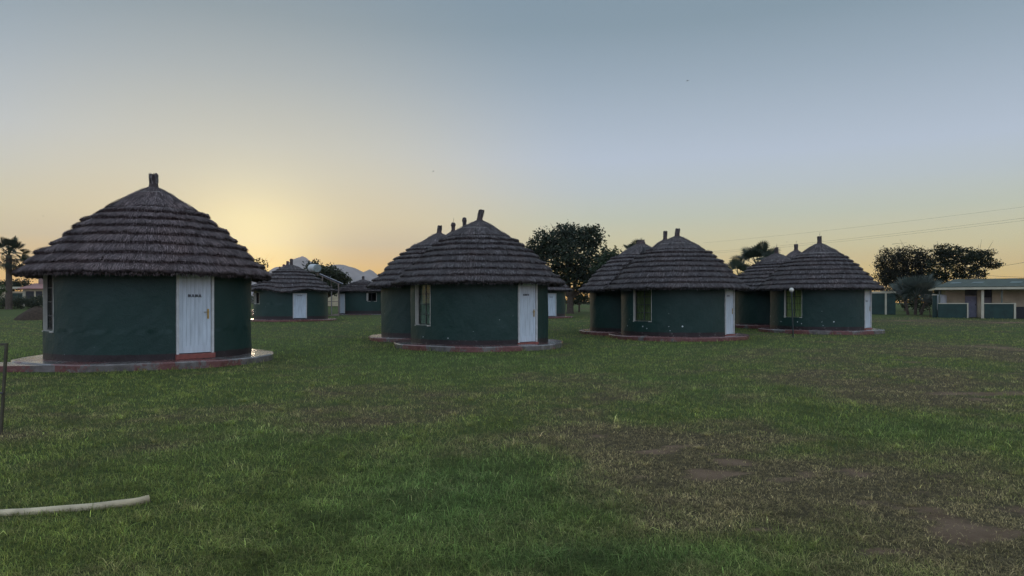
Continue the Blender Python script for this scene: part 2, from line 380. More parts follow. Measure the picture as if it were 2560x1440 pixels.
def make_roof(root, roof, nphi, nblade, bw, warm=0., close=1.0, name='roof'):
    V = []; Q = []; C = []; k0 = 0; o = np.array(root.location)
    T = roof.t; thick = .11
    for i, l in enumerate(roof.l):
        phi = np.linspace(0, 2*np.pi, nphi, endpoint=False); rows = []
        for k in range(len(T)-1):
            for q in ((-.22, .1, .35, .7, .93, .995) if k else (.0, .2, .45, .7, .9, .995)):
                lev = T[k]+(T[k+1]-T[k])*q; r, cl = roof.ray(i, phi, np.full(nphi, lev))
                p = np.array(l['c'])+np.stack([np.cos(phi), np.sin(phi)], -1)*r[:, None]
                ff = np.where(cl, roof.f(p), lev); z = roof.z(p, ff, None if q > 0 or k == 0 else np.full(nphi, k))
                if q < 0: z = z-.02
                jag = rng.normal(0, .020, nphi) if q > .9 else rng.normal(0, .004, nphi)
                rows.append((p, z+np.where(cl, 0, jag), .7))
            if k < len(T)-2:      # the lip of each layer overhangs the next
                ud = np.stack([np.cos(phi), np.sin(phi)], -1)*np.where(cl, 0, .004+rng.normal(0, .020, nphi))[:, None]
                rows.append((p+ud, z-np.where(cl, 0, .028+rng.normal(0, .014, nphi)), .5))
        # eave: drop and turn under, then up to the wall
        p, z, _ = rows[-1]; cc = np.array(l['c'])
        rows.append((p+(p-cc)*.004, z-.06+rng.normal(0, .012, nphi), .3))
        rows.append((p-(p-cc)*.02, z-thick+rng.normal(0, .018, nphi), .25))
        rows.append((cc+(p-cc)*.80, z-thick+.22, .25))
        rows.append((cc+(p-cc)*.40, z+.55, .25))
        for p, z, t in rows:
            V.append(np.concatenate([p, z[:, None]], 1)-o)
            tone = np.array([.058, .048, .048])*(.6+.9*rng.random((nphi, 1)))*(t/.7); tone[:, 0] *= 1+warm; C.append(tone)  # lower t paints shade into the lips, eave edge and underside
        m = len(rows); a = np.arange(nphi); b = (a+1) % nphi
        for r in range(m-1): Q.append(np.stack([k0+r*nphi+a, k0+(r+1)*nphi+a, k0+(r+1)*nphi+b, k0+r*nphi+b], 1))
        k0 += m*nphi
    # straw lying on the slopes
    per = nblade//len(roof.l)
    for i, l in enumerate(roof.l):
        phi = rng.uniform(0, 2*np.pi, per); f = np.sqrt(rng.uniform(.003, 1, per))
        eg = rng.random(per) < .42; tk = rng.choice(T[1:], per, p=T[1:]/T[1:].sum()); f = np.where(eg, tk-.035+rng.normal(0, .016, per), f)
        f = np.clip(f, .03, .992)
        r, cl = roof.ray(i, phi, f); keep = ~cl; phi, f, r = phi[keep], f[keep], r[keep]
        d2 = np.stack([np.cos(phi), np.sin(phi)], -1); p = np.array(l['c'])+d2*r[:, None]
        z = roof.z(p, f); p2 = p+d2*.12; z2 = roof.z(p2, None, np.clip(np.searchsorted(T, f, side='left')-1, 0, len(T)-2))
        D = np.concatenate([d2*.12, (z2-z)[:, None]], 1); D[:, :2] += np.stack([-d2[:, 1], d2[:, 0]], 1)*rng.normal(0, .030, (len(p), 1)); D /= np.linalg.norm(D, axis=1)[:, None]
        up = np.cross(np.concatenate([np.stack([-d2[:, 1], d2[:, 0]], 1), np.zeros((len(p), 1))], 1), D); up = np.where(up[:, 2:3] < 0, -up, up)
        P = np.concatenate([p, z[:, None]], 1)+up*rng.uniform(.004, .026, (len(p), 1)); D = D+up*rng.normal(.02, .05, (len(p), 1))
        Lg = rng.uniform(.10, .26, len(p))*close; Wd = bw*rng.uniform(.5, 1.3, len(p))
        # keep the ends from running past the tier edge by more than a few centimetres
        k = np.clip(np.searchsorted(T, f, side='left')-1, 0, len(T)-2); room = (T[k+1]-f)*l['re']*1.35+rng.uniform(.0, .05, len(p)); Lg = np.minimum(Lg, np.maximum(room, .05))
        v, q = blades(P, D, Lg, Wd, up); V.append(v-o); Q.append(q+k0); C.append(np.repeat(thatch_tone(len(p), warm), 6, 0)); k0 += len(v)
        for lv in T[1:-1]:
            n = int(per*.058*lv*(9/len(T))); phi = rng.uniform(0, 2*np.pi, n); r, cl = roof.ray(i, phi, np.full(n, lv-.012)); phi, r = phi[~cl], r[~cl]
            if not len(r): continue
            d2 = np.stack([np.cos(phi), np.sin(phi)], -1); p = np.array(l['c'])+d2*r[:, None]; kk = np.full(len(p), np.searchsorted(T, lv)-1)
            P = np.concatenate([p, (roof.z(p, np.full(len(p), lv-.012), kk)-rng.uniform(-.02, .05, len(p)))[:, None]], 1)
            D = np.concatenate([d2*rng.uniform(.6, 1.5, (len(p), 1)), -np.ones((len(p), 1))], 1); D += rng.normal(0, .22, D.shape); D /= np.linalg.norm(D, axis=1)[:, None]
            v, q = blades(P, D, rng.uniform(.05, .12, len(p)), bw*rng.uniform(.5, 1.2, len(p)), np.concatenate([d2, np.zeros((len(p), 1))], 1)); V.append(v-o); Q.append(q+k0); C.append(np.repeat(thatch_tone(len(p), warm)*.95, 6, 0)); k0 += len(v)
        # ragged fringe hanging from the eave
        n = per//7; phi = rng.uniform(0, 2*np.pi, n); r, cl = roof.ray(i, phi, np.full(n, .99)); phi, r = phi[~cl], r[~cl]
        d2 = np.stack([np.cos(phi), np.sin(phi)], -1); p = np.array(l['c'])+d2*(r-rng.uniform(.0, .12, len(r)))[:, None]
        P = np.concatenate([p, (roof.z(p, np.full(len(p), .985))-rng.uniform(.02, .13, len(p)))[:, None]], 1)
        D = np.concatenate([d2*rng.uniform(.1, .9, (len(p), 1)), -np.ones((len(p), 1))], 1); D += rng.normal(0, .15, D.shape); D /= np.linalg.norm(D, axis=1)[:, None]
        up = np.concatenate([d2, np.zeros((len(p), 1))], 1)
        v, q = blades(P, D, rng.uniform(.04, .11, len(p)), bw*rng.uniform(.4, 1, len(p)), up); V.append(v-o); Q.append(q+k0); C.append(np.repeat(thatch_tone(len(p), warm)*.75, 6, 0)); k0 += len(v)
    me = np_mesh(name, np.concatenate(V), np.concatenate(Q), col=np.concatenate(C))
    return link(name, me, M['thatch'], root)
def make_finial(parent, pos, h=.34, r=.095, lean=(0, 0), cap=False, spike=False, warm=0.):
    n = 12; prof = [(r*1.35, -.14), (r*1.12, 0), (r*.98, .25*h), (r*1.0, .6*h), (r*1.04, .9*h), (r*.95, h)]
    if cap: prof = [(r*1.3, -.14), (r*.85, .05*h), (r*.8, .5*h), (r*1.15, .55*h), (r*1.2, .75*h), (r*.8, .95*h), (r*.2, 1.05*h)]
    V = []; Q = []; C = []
    for a, z in prof:
        ph = np.arange(n)*2*np.pi/n; rr = a*(1+rng.normal(0, .05, n)); zz = z+(rng.normal(0, .02, n) if z > .8*h else 0)
        V.append(np.stack([rr*np.cos(ph)+lean[0]*max(z, 0), rr*np.sin(ph)+lean[1]*max(z, 0), np.zeros(n)+zz], 1)); C.append(np.array([.06, .045, .045])*(.6+.8*rng.random((n, 1))))
    m = len(prof); a = np.arange(n); b = (a+1) % n
    Q = [np.stack([i*n+a, i*n+b, (i+1)*n+b, (i+1)*n+a], 1) for i in range(m-1)]
    V.append(np.array([[lean[0]*h, lean[1]*h, h*(.97 if not cap else 1.08)]])); C.append(np.array([[.04, .03, .03]]))
    T = np.stack([np.full(n, m*n), (m-1)*n+a, (m-1)*n+b], 1)
    k0 = m*n+1; nb = 90
    ph = rng.uniform(0, 6.28, nb); z0 = rng.uniform(-.05, .75, nb)*h; rr = r*(1.0 if not cap else .85)
    P = np.stack([rr*np.cos(ph)+lean[0]*np.maximum(z0, 0), rr*np.sin(ph)+lean[1]*np.maximum(z0, 0), z0], 1); D = np.stack([lean[0]+rng.normal(0, .06, nb), lean[1]+rng.normal(0, .06, nb), np.ones(nb)], 1); D /= np.linalg.norm(D, axis=1)[:, None]
    up = np.stack([np.cos(ph), np.sin(ph), np.zeros(nb)], 1)
    v, q = blades(P+up*.006, D, np.minimum(rng.uniform(.1, .25, nb)*h/.3, (h*1.06-z0)), np.full(nb, .016), up); V.append(v); Q.append(q+k0); C.append(np.repeat(thatch_tone(nb, warm), 6, 0))
    me = np_mesh('finial', np.concatenate(V), np.concatenate(Q), T, col=np.concatenate(C))
    o = link('finial', me, M['thatch'], parent, pos)
    if spike:
        MB().tube([(lean[0]*h, lean[1]*h, h*.9), (lean[0]*h+.03, 0, h*1.75)], .008, 5).build('lightning_spike', M['steel'], o)
    return o
def outward(phi): return Vector((math.cos(phi), math.sin(phi), 0))
def phi_at(c, R, px):
    d = np.array([(px-1280)/F, 1.]); d /= np.hypot(*d); b = d @ c; q = b*b-(c @ c-R*R)
    t = b-math.sqrt(max(q, 0)); p = d*t-c; return math.atan2(p[1], p[0])
def make_wall(root, c, R, z0, z1, openings, mat, nphi=200, nz=30, name='wall'):
    o = np.array(root.location)
    br = list(np.linspace(-np.pi, np.pi, nphi+1)[:-1]); zb = list(np.linspace(z0, z1, nz))
    for ph, w, a, b_ in openings:
        h = math.asin(min(.99, w/2/R))
        for e in (ph-h, ph+h): br.append((e+np.pi) % (2*np.pi)-np.pi)
        zb += [a, b_]
    br = np.array(sorted(set(np.round(br, 5)))); zb = np.array(sorted(set(np.round([z for z in zb if z <= z1+1e-6], 4))))
    n, m = len(br), len(zb); A, Z = np.meshgrid(br, zb)
    rr = R+.012*np.sin(5*A+2.1*Z)+.006*np.sin(11*A-3.3*Z+1)*np.sin(3*A+2*Z)+.003*np.sin(23*A+2*np.sin(7*Z))+.002*np.sin(37*A+1)*np.sin(13*Z)+.003*rng.normal(0, 1, A.shape)
    rr += .055*np.clip((z0+.24-Z)/.24, 0, 1)**2           # the foot flares out
    V = np.stack([(c[0]+rr*np.cos(A)).ravel()-o[0], (c[1]+rr*np.sin(A)).ravel()-o[1], Z.ravel()-o[2]], 1); Q = []
    for i in range(m-1):
        for k in range(n):
            a0, a1 = br[k], br[(k+1) % n]+(2*np.pi if k == n-1 else 0); am, zm = (a0+a1)/2, (zb[i]+zb[i+1])/2
            if any(abs((am-ph+np.pi) % (2*np.pi)-np.pi) < math.asin(min(.99, w/2/R)) and a < zm < b_ for ph, w, a, b_ in openings): continue
            k1 = (k+1) % n; Q.append((i*n+k, i*n+k1, (i+1)*n+k1, (i+1)*n+k))
    return link(name, np_mesh(name, V, Q), mat, root, smooth=True)
def make_plinth(root, lobes, ext, zt, mat, zbot=-.1):
    for c, R in lobes:
        o = root.location; n = 72
        prof = [(ext, zbot), (ext, zt-.03), (ext-.03, zt), (ext-.25, zt+.006), (-.2, zt+.015)]
        vs = []; fs = []
        for e, z in prof:
            for k in range(n):
                a = 2*math.pi*k/n; w = .05*math.sin(3*a+c[0])+.03*math.sin(7*a)+.012*math.sin(19*a) if e > .3 else 0
                vs.append((c[0]+(R+e+w)*math.cos(a)-o.x, c[1]+(R+e+w)*math.sin(a)-o.y, z-o.z+.008*math.sin(5*a)))
        for i in range(len(prof)-1): fs += [(i*n+k, i*n+(k+1) % n, (i+1)*n+(k+1) % n, (i+1)*n+k) for k in range(n)]
        MB().add(vs, fs).build('plinth', mat, root)
def local_frame(root, c, R, phi, z):
    n = outward(phi); p = Vector((c[0], c[1], 0))+n*R; p.z = z
    return p-root.location, math.atan2(n.x, -n.y)          # local X to the right seen from outside, local Y into the wall
def lettering(parent, text, x, z, h, y=-.001):
    cu = bpy.data.curves.new('letters', 'FONT'); cu.body = text; cu.size = h*1.38; cu.align_x = 'CENTER'; cu.align_y = 'CENTER'; cu.offset = h*.022; cu.resolution_u = 6; cu.extrude = .004; cu.space_character = 1.06
    t = bpy.data.objects.new('letters', cu); COL.objects.link(t); bpy.context.view_layer.update()
    me = bpy.data.meshes.new_from_object(t.evaluated_get(bpy.context.evaluated_depsgraph_get())); bpy.data.objects.remove(t)
    return link('lettering', me, M['ink'], parent, (x, y, z), (math.pi/2, 0, 0))
def worn_marks(parent, x, z, w, h, n, y):
    mb = MB()
    for k in range(n):
        cx = x-w/2+w*(k+.5)/n; bw = w/n*.36
        mb.box(cx-bw, cx-bw*.4, y-.002, y, z-h/2, z+h/2)
        mb.box(cx-bw*.4, cx+bw*.9, y-.002, y, z+h/2*(.2 if k % 2 else .55), z+h/2*(.6 if k % 2 else 1.))
        if k % 3 != 1: mb.box(cx+bw*.3, cx+bw*.9, y-.002, y, z-h/2*.9, z+h/2*.1)
        else: mb.box(cx-bw*.4, cx+bw*.8, y-.002, y, z-h/2, z-h/2*.5)
    mb.build('lettering', M['ink'], parent)
def make_door(root, c, R, phi, w, z0, z1, text=None, marks=0, th=.065, ajar=0., mat='door', handle=True, hx=.36, tx=0., step=True, tz=1.62, detail=True):
    loc, rz = local_frame(root, c, R, phi, z0); H = z1-z0; ch = R-math.sqrt(R*R-w*w/4)
    fw = .055
    d = MB(); x0, x1 = -w/2+fw, w/2-fw; y0 = ch+.02
    if detail:
        npl = 8; pw = (x1-x0)/npl
        for k in range(npl):
            stile = k in (0, npl-1)
            d.box(x0+k*pw+.003, x0+(k+1)*pw-.003, y0-(.006 if stile else 0), y0+.04, .02, H-.06)
        d.box(x0+pw-.002, x1-pw+.002, y0-.007, y0+.03, .02, .20)
        d.box(x0, x1, y0+.012, y0+.05, .021, H-.061)
    else: d.box(x0, x1, y0, y0+.04, .02, H-.06)
    do = d.build('door', M[mat], root, loc, (0, 0, rz))
    fr = MB(); fr.box(-w/2-.008, x0-.003, ch-.035, ch+.14, 0, H).box(x1+.004, w/2+.008, ch-.035, ch+.14, 0, H).box(x0-.003, x1+.004, ch-.035, ch+.14, H-.055, H)
    fr.build('frame', M['jamb'], do)
    if handle:
        hb = MB(); hxx = hx*w
        hb.box(hxx-.022, hxx+.022, y0-.020, y0-.004, .90, 1.16).tube([(hxx, y0-.02, 1.08), (hxx, y0-.06, 1.08), (hxx-.02, y0-.065, 1.08), (hxx-.13, y0-.062, 1.075)], .011, 6)
        hb.tube([(hxx, y0-.03, .965), (hxx, y0-.01, .965)], .012, 8)
        hb.build('handle', M['brass'], do, bevel=0)
    if text: lettering(do, text, tx, tz, th, y0-.008)
    elif marks: worn_marks(do, tx, tz, .36 if marks > 4 else .3, th, marks, y0-.008)
    if step:
        sb = MB(); sb.box(-w/2-.03, w/2+.03, ch-.07, ch+.25, -.13, .0)
        sb.build('step', M['step_red'], root, loc, (0, 0, rz), bevel=.008)
    return (phi, w, z0-.13 if step else z0, z1)
def make_window(root, c, R, phi, w, z0, z1, cols=2, rows=4, depth=.14, curtain='curtain', steel='steel', fold=1.0, sill=True, detail=True, wide=(0., 1.)):
    loc, rz = local_frame(root, c, R, phi, z0); H = z1-z0; ch = R-math.sqrt(R*R-w*w/4)
    fr = MB(); t = .012; yb = ch+depth+.06
    fr.box(-w/2-.004, -w/2+t, ch-.004, yb, 0, H).box(w/2-t, w/2+.004, ch-.004, yb, 0, H).box(-w/2+t, w/2-t, ch-.003, yb, H-t, H)
    win = MB(); a, b = -w/2+t, w/2-t; yy = ch+depth; zl, zh = .03, H-t
    bt = .016
    win.box(a, a+bt*1.3, yy-.01, yy+.02, zl, zh).box(b-bt*1.3, b, yy-.01, yy+.02, zl, zh).box(a+bt*1.3, b-bt*1.3, yy-.01, yy+.02, zl, zl+bt*1.3).box(a+bt*1.3, b-bt*1.3, yy-.01, yy+.02, zh-bt*1.3, zh)
    for k in range(1, cols):
        x = a+(b-a)*k/cols; win.box(x-bt, x+bt, yy-.012, yy+.022, zl+bt*1.3, zh-bt*1.3)
    for k in range(1, rows):
        z = zl+(zh-zl)*k/rows
        for q in range(cols):
            xa = a+(b-a)*q/cols; win.box(xa+bt*1.3, xa+(b-a)/cols-bt*1.3, yy-.006, yy+.014, z-bt*.7, z+bt*.7)
    wo = win.build('window', M[steel], root, loc, (0, 0, rz))
    fr.build('frame', M['reveal'], wo)
    MB().box(a+.004, b-.004, yy+.003, yy+.006, zl+.004, zh-.004).build('pane', M['glass'], wo)
    if sill: MB().box(-w/2-.012, w/2+.012, ch-.03, yb, -.03, .0).build('sill', M['reveal'], wo, bevel=.006)
    if curtain:
        n = 60; vs = []; fs = []
        for k in range(n+1):
            x = a-.05+(b-a+.1)*k/n; y = yy+.10+.028*math.sin(k*.95*fold)+.012*math.sin(k*2.3)
            vs += [(x, y, -.05), (x, y+.01, H+.05)]
        for k in range(n):
            if wide[0] <= k/n < wide[1]: fs.append((2*k, 2*k+2, 2*k+3, 2*k+1))
        mb = MB(); mb.add(vs, fs).build('curtain', M[curtain], wo, smooth=True)
    return (phi, w, z0, z1)
def tie_wire(parent, roof, root, i, lev, a0, a1, rad=.007, dz=.02):
    phi = np.linspace(a0, a1, 40); r, cl = roof.ray(i, phi, np.full(40, lev)); p = np.array(roof.l[i]['c'])+np.stack([np.cos(phi), np.sin(phi)], -1)*r[:, None]
    z = roof.z(p)+dz; MB().tube([(p[k, 0]-root.location.x, p[k, 1]-root.location.y, z[k]-root.location.z) for k in range(40)], rad, 5).build('tie_wire', M['wire'], parent)
def hut_at(pl, pr, R):           # centre of a round wall of radius R seen between pixel columns pl and pr
    a, b = math.atan((pl-1280)/F), math.atan((pr-1280)/F); D = R/math.sin((b-a)/2); t = (a+b)/2
    return np.array([D*math.sin(t), D*math.cos(t)])
TIERS = [.36, .44, .52, .60, .68, .76, .84, .92, 1.0]
def lobe(c, R, apex_py, eave_h=2.37, over=.62, flat=.56):
    g = gzf(*c); return dict(c=tuple(c), re=R+over, za=EYE+(757-apex_py)/F*c[1]-.03, ze=g+eave_h, R=R, g=g, flat=flat)
def hut(label, lobes, wallmats, plinth='plinth_mix', tiers=TIERS, nblade=12000, bw=.016, lift=.10, seed=0., warm=0., nphi=200, wave=0., plinth_h=.18, ext=.62, openings=None, wall_up=.42, group='round thatched huts of the camp', cat='hut', nz=30):
    TH[0] = .92 if warm > .1 else .80; c0 = lobes[0]['c']; root = thing('thatched_hut', label, cat, (c0[0], c0[1], lobes[0]['g']), group)
    rf = Roof(lobes, tiers, lift, seed, wave)
    ro = make_roof(root, rf, nphi, nblade, bw, warm)
    ops = openings(root) if openings else {}
    for i, l in enumerate(lobes):
        make_wall(root, np.array(l['c']), l['R'], l['g']-.05, l['ze']+wall_up, ops.get(i, []), M[wallmats[min(i, len(wallmats)-1)]], min(nphi, 240), nz)
        make_plinth(root, [(l['c'], l['R'])], ext*(1. if i == 0 else .9), l['g']+plinth_h-(.012*i), M[plinth], l['g']-.6)
    return root, rf, ro
def fin(ro, root, l, **k):
    return make_finial(ro, (l['c'][0]-root.location.x, l['c'][1]-root.location.y, l['za']-root.location.z+.0), **k)

# --- the near hut on the left, its name on the door
c1 = hut_at(108, 628, 2.6); l1 = lobe(c1, 2.6, 459)
def op1(root):
    g = l1['g']; ph = phi_at(c1, 2.6, 490)
    return {0: [make_door(root, c1, 2.6, ph, .96, g+.33, g+2.44, 'BULBUL', th=.072, tz=1.50),
                make_window(root, c1, 2.6, phi_at(c1, 2.6, 114.5), 1.0, g+.92, g+2.42, curtain='curtain_dim', depth=.10)]}
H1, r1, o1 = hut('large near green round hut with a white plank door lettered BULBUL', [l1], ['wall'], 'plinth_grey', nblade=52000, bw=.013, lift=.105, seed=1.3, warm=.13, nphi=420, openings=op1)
fin(o1, H1, l1, h=.30, r=.11)
tie_wire(o1, r1, H1, 0, .15, -2.3, -.6, .006)
# --- middle hut
c3 = hut_at(1027, 1370, 2.6); c3b = hut_at(965, 1236, 2.6)*1.0
c3b = np.array([(1098-1280)/F*31.6, 31.6])
l3 = lobe(c3, 2.6, 545, 2.33); l3b = lobe(c3b, 2.6, 578, 2.33)
def op3(root):
    g = l3['g']; return {0: [make_door(root, c3, 2.6, phi_at(c3, 2.6, 1321), .94, g+.25, g+2.38, 'EGRETS', th=.06, tx=-.06, tz=1.68),
                             make_window(root, c3, 2.6, phi_at(c3, 2.6, 1054), .98, g+.85, g+2.34, curtain='curtain_dim')]}
H3, r3, o3 = hut('green double hut in the middle, white door right and dark paned window left', [l3, l3b], ['wall_chip', 'wall'], 'plinth_mix', nblade=48000, bw=.016, lift=.105, seed=4.1, nphi=360, openings=op3)
fin(o3, H3, l3, h=.33, r=.10, lean=(.22, 0)); fin(o3, H3, l3b, h=.27, r=.10, lean=(.12, 0))
tie_wire(o3, r3, H3, 0, .23, -2.9, -1.2, .007)
# --- third hut
c4 = hut_at(1553, 1838, 2.6); c4b = np.array([(1602-1280)/F*37.2, 37.2])
l4 = lobe(c4, 2.6, 586, 2.25); l4b = lobe(c4b, 2.72, 604, 2.25)
def op4(root):
    g = l4['g']; return {0: [make_door(root, c4, 2.6, phi_at(c4, 2.6, 1826), .94, g+.24, g+2.32, marks=4, th=.07, tx=-.1, tz=1.72),
                             make_window(root, c4, 2.6, phi_at(c4, 2.6, 1604), 1.02, g+.83, g+2.28, curtain='curtain_dark')]}
H4, r4, o4 = hut('green double hut on a red plinth, its wall flecked with chipped paint', [l4, l4b], ['wall_worn', 'wall'], 'plinth_red', nblade=40000, bw=.019, lift=.105, seed=9.7, nphi=320, openings=op4)
fin(o4, H4, l4, h=.30, r=.105, lean=(.12, 0)); fin(o4, H4, l4b, h=.10, r=.20)
tie_wire(o4, r4, H4, 0, .24, -3.0, -.9, .009)
# --- fourth hut
c5 = hut_at(1925, 2179, 2.6); c5b = np.array([(1941-1280)/F*44.3, 44.3])
l5 = lobe(c5, 2.6, 604, 2.34); l5b = lobe(c5b, 2.6, 630, 2.3)
def op5(root):
    g = l5['g']; return {0: [make_door(root, c5, 2.6, phi_at(c5, 2.6, 2171.5), .94, g+.27, g+2.34, marks=4, th=.07, tx=-.12, tz=1.45),
                             make_window(root, c5, 2.6, phi_at(c5, 2.6, 1981), 1.05, g+.85, g+2.34)]}
H5, r5, o5 = hut('green double hut behind the lamp post, olive curtain in its window', [l5, l5b], ['wall_worn', 'wall'], 'plinth_mix', nblade=36000, bw=.022, lift=.105, seed=14.2, nphi=300, openings=op5)
fin(o5, H5, l5, h=.32, r=.11, cap=False, spike=True); fin(o5, H5, l5b, h=.32, r=.11, spike=True)
tie_wire(o5, r5, H5, 0, .33, -3.1, -1.0, .010)
# --- far hut right of the near one
c2 = hut_at(634, 820, 2.8); l2 = lobe(c2, 2.8, 659, 2.25, flat=.5)
def op2(root):
    g = l2['g']; return {0: [make_door(root, c2, 2.8, phi_at(c2, 2.8, 750), 1.02, g+.2, g+2.1, marks=7, th=.07, tz=1.72, handle=False, step=False),
                             make_window(root, c2, 2.8, phi_at(c2, 2.8, 641.5), .9, g+1.3, g+2.15, 2, 1, curtain='curtain_dim')]}
H2, r2, o2 = hut('far green hut with a blue-white door beside the solar water heater', [l2], ['wall_far'], 'plinth_red', tiers=[.3, .42, .54, .66, .78, .89, 1.0], nblade=9000, bw=.036, lift=.13, seed=21., nphi=150, openings=op2, wave=.13, nz=16, wall_up=.2, plinth_h=.10)
fin(o2, H2, l2, h=.40, r=.11)
# --- farther hut with an open casement
c2b = np.array([(908-1280)/F*70., 70.]); l2b = lobe(c2b, 2.45, 697, 2.25, flat=.6)
def op2b(root):
    g = l2b['g']; ph = phi_at(c2b, 2.45, 931); loc, rz = local_frame(root, c2b, 2.45, ph, g+1.3)
    MB().box(-.62, -.60, -.42, .0, .05, .8).build('casement', M['reveal'], root, loc, (0, 0, rz))
    return {0: [make_door(root, c2b, 2.45, phi_at(c2b, 2.45, 855), .9, g+.1, g+2.05, handle=False, step=False, detail=False),
                make_window(root, c2b, 2.45, ph, .95, g+1.3, g+2.15, 2, 1, curtain=None)]}
H2b, r2b, o2b = hut('farther green hut with a pale open window, between the heater and middle hut', [l2b], ['wall_far'], 'plinth_mix', tiers=[.3, .42, .54, .66, .78, .89, 1.0], nblade=6000, bw=.045, lift=.12, seed=31., nphi=120, openings=op2b, plinth_h=.0, nz=14, wall_up=.05)
fin(o2b, H2b, l2b, h=.28, r=.12)
# --- hut peeping out behind the middle hut on the right
c6 = np.array([(1340-1280)/F*61., 61.]); l6 = lobe(c6, 2.6, 660, 2.30)
def op6(root):
    g = l6['g']; return {0: [make_door(root, c6, 2.6, phi_at(c6, 2.6, 1379), .95, g+.15, g+2.1, marks=5, th=.07, handle=False, step=False, detail=False)]}
H6, r6, o6 = hut('far hut half hidden behind the right eave of the middle hut', [l6], ['wall_far'], 'plinth_red', tiers=[.3, .42, .54, .66, .78, .89, 1.0], nblade=6000, bw=.04, lift=.12, seed=41., nphi=120, openings=op6, nz=14, plinth_h=.1)
fin(o6, H6, l6, h=.3, r=.1)
# --- huts of which little more than the finial shows over a nearer roof
def behind(label, px, Y, apex, R=2.6, cap=False, spike=False, h=.34, r=.11, warm=0.):
    c = np.array([(px-1280)/F*Y, Y]); l = lobe(c, R, apex, 2.3)
    H, rr, o = hut(label, [l], ['wall_far'], 'plinth_mix', tiers=[.3, .42, .54, .66, .78, .89, 1.0], nblade=4000, bw=.04, lift=.12, seed=px*.37, nphi=110, nz=12, warm=warm, wall_up=.2)
    fin(o, H, l, h=h, r=r, cap=cap, spike=spike, warm=warm); return H
behind('hut behind the middle roof, its slender finial nearest the middle peak', 1161, 37.6, 563, cap=True, h=.42)
behind('hut behind the middle roof, showing a round-capped spiked finial', 1133, 43.2, 573, cap=True, spike=True, h=.42, r=.13)
behind('steep hut roof with upright finial just left of the third hut peak', 1663, 42.6, 594, h=.42, r=.115)
behind('hut behind the fourth roof, spiked finial between two peaks', 1990, 51.5, 622, spike=True, h=.36, r=.13)
behind('hut showing its finial just left of the far hut peak', 719, 66.5, 660, h=.30, warm=.5)  # warm puts reddish low light into the thatch colour, next two alike
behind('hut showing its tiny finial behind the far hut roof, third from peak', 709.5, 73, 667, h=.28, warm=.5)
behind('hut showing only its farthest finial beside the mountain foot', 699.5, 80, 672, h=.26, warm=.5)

# concrete path leading left from the near hut
def path():
    mb = MB(); a = at(78, 905, 17.6); pts = [(-10.9, 17.2), (-12.6, 16.9), (-14.5, 16.8), (-17.5, 16.9)]
    for (x0, y0), (x1, y1) in zip(pts, pts[1:]): mb.add([(x0, y0-.62, -.1), (x0, y0-.62, .15), (x0, y0+.62, .15), (x0, y0+.62, -.1), (x1, y1-.62, -.1), (x1, y1-.62, .15), (x1, y1+.62, .15), (x1, y1+.62, -.1)], [(0,1,5,4), (1,2,6,5), (2,3,7,6), (0,3,2,1), (4,5,6,7)])
    tag(mb.build('path', M['plinth_grey']), kind='structure')
path()
# ------------------------------------------------------------------ vegetation
def leaves(cl, nper, size, cols, flat=.0, aspect=.55, spread=.42):
    """leaf-sized diamonds gathered round many small clumps; cl: rows of (x, y, z, r)"""
    cl = np.asarray(cl, float); n = len(cl)*nper; i = np.repeat(np.arange(len(cl)), nper)
    off = rng.normal(0, 1, (n, 3)); off *= (cl[i, 3]*spread)[:, None]; off[:, 2] *= 1-flat
    P = cl[i, :3]+off
    D = rng.normal(0, 1, (n, 3)); D[:, 2] *= .6; D /= np.linalg.norm(D, axis=1)[:, None]
    U = rng.normal(0, 1, (n, 3)); Sd = np.cross(D, U); Sd /= np.linalg.norm(Sd, axis=1)[:, None]+1e-9
    s = size*rng.uniform(.6, 1.4, n)[:, None]
    V = np.stack([P-D*s*.5, P+Sd*s*aspect*.5, P+D*s*.5, P-Sd*s*aspect*.5], 1).reshape(-1, 3)
    Q = np.arange(n*4).reshape(n, 4)
    a, b = np.array(cols[0]), np.array(cols[1]); ct = rng.random(len(cl))[i]*.6+rng.random(n)*.4
    C = np.repeat(a+(b-a)*ct[:, None], 4, 0)
    return V, Q, C
def clumps(blobs, rate, r):      # small clump centres on and inside big ellipsoids (x, y, z, rx, ry, rz)
    out = []
    for bx, by, bz, rx, ry, rz in blobs:
        n = max(4, int(rate*(rx*ry*rz)**(2/3)))
        d = rng.normal(0, 1, (n, 3)); d /= np.linalg.norm(d, axis=1)[:, None]
        d *= (rng.random(n)**.38)[:, None]
        for v in d: out.append((bx+v[0]*rx, by+v[1]*ry, bz+v[2]*rz, r*rng.uniform(.6, 1.4)))
    return out
def limbs(mb, base, tops, r0, lean=0, split=.35, n=7):
    b = Vector(base); zt = min(t[2] for t in tops); fork = b+Vector((lean, 0, (zt-b.z)*split+.4))
    mb.tube([b-Vector((0, 0, .2)), b+Vector((lean*.2, 0, .3)), (b+fork)/2, fork], [r0*1.35, r0*1.1, r0, r0*.9], n)
    for t in tops:
        t = Vector(t); m = fork.lerp(t, .5)+Vector((rnd.uniform(-.2, .2), rnd.uniform(-.2, .2), -.12*(t-fork).length))
        mb.tube([fork-Vector((0, 0, .1)), m, t], [r0*.62, r0*.38, r0*.12], 6)
        for _ in range(3):
            e = t+Vector((rnd.gauss(0, .5), rnd.gauss(0, .5), rnd.uniform(.1, .7)))*(t-fork).length*.4; mb.tube([m.lerp(t, rnd.uniform(.3, .9)), e], [r0*.16, r0*.04], 5)
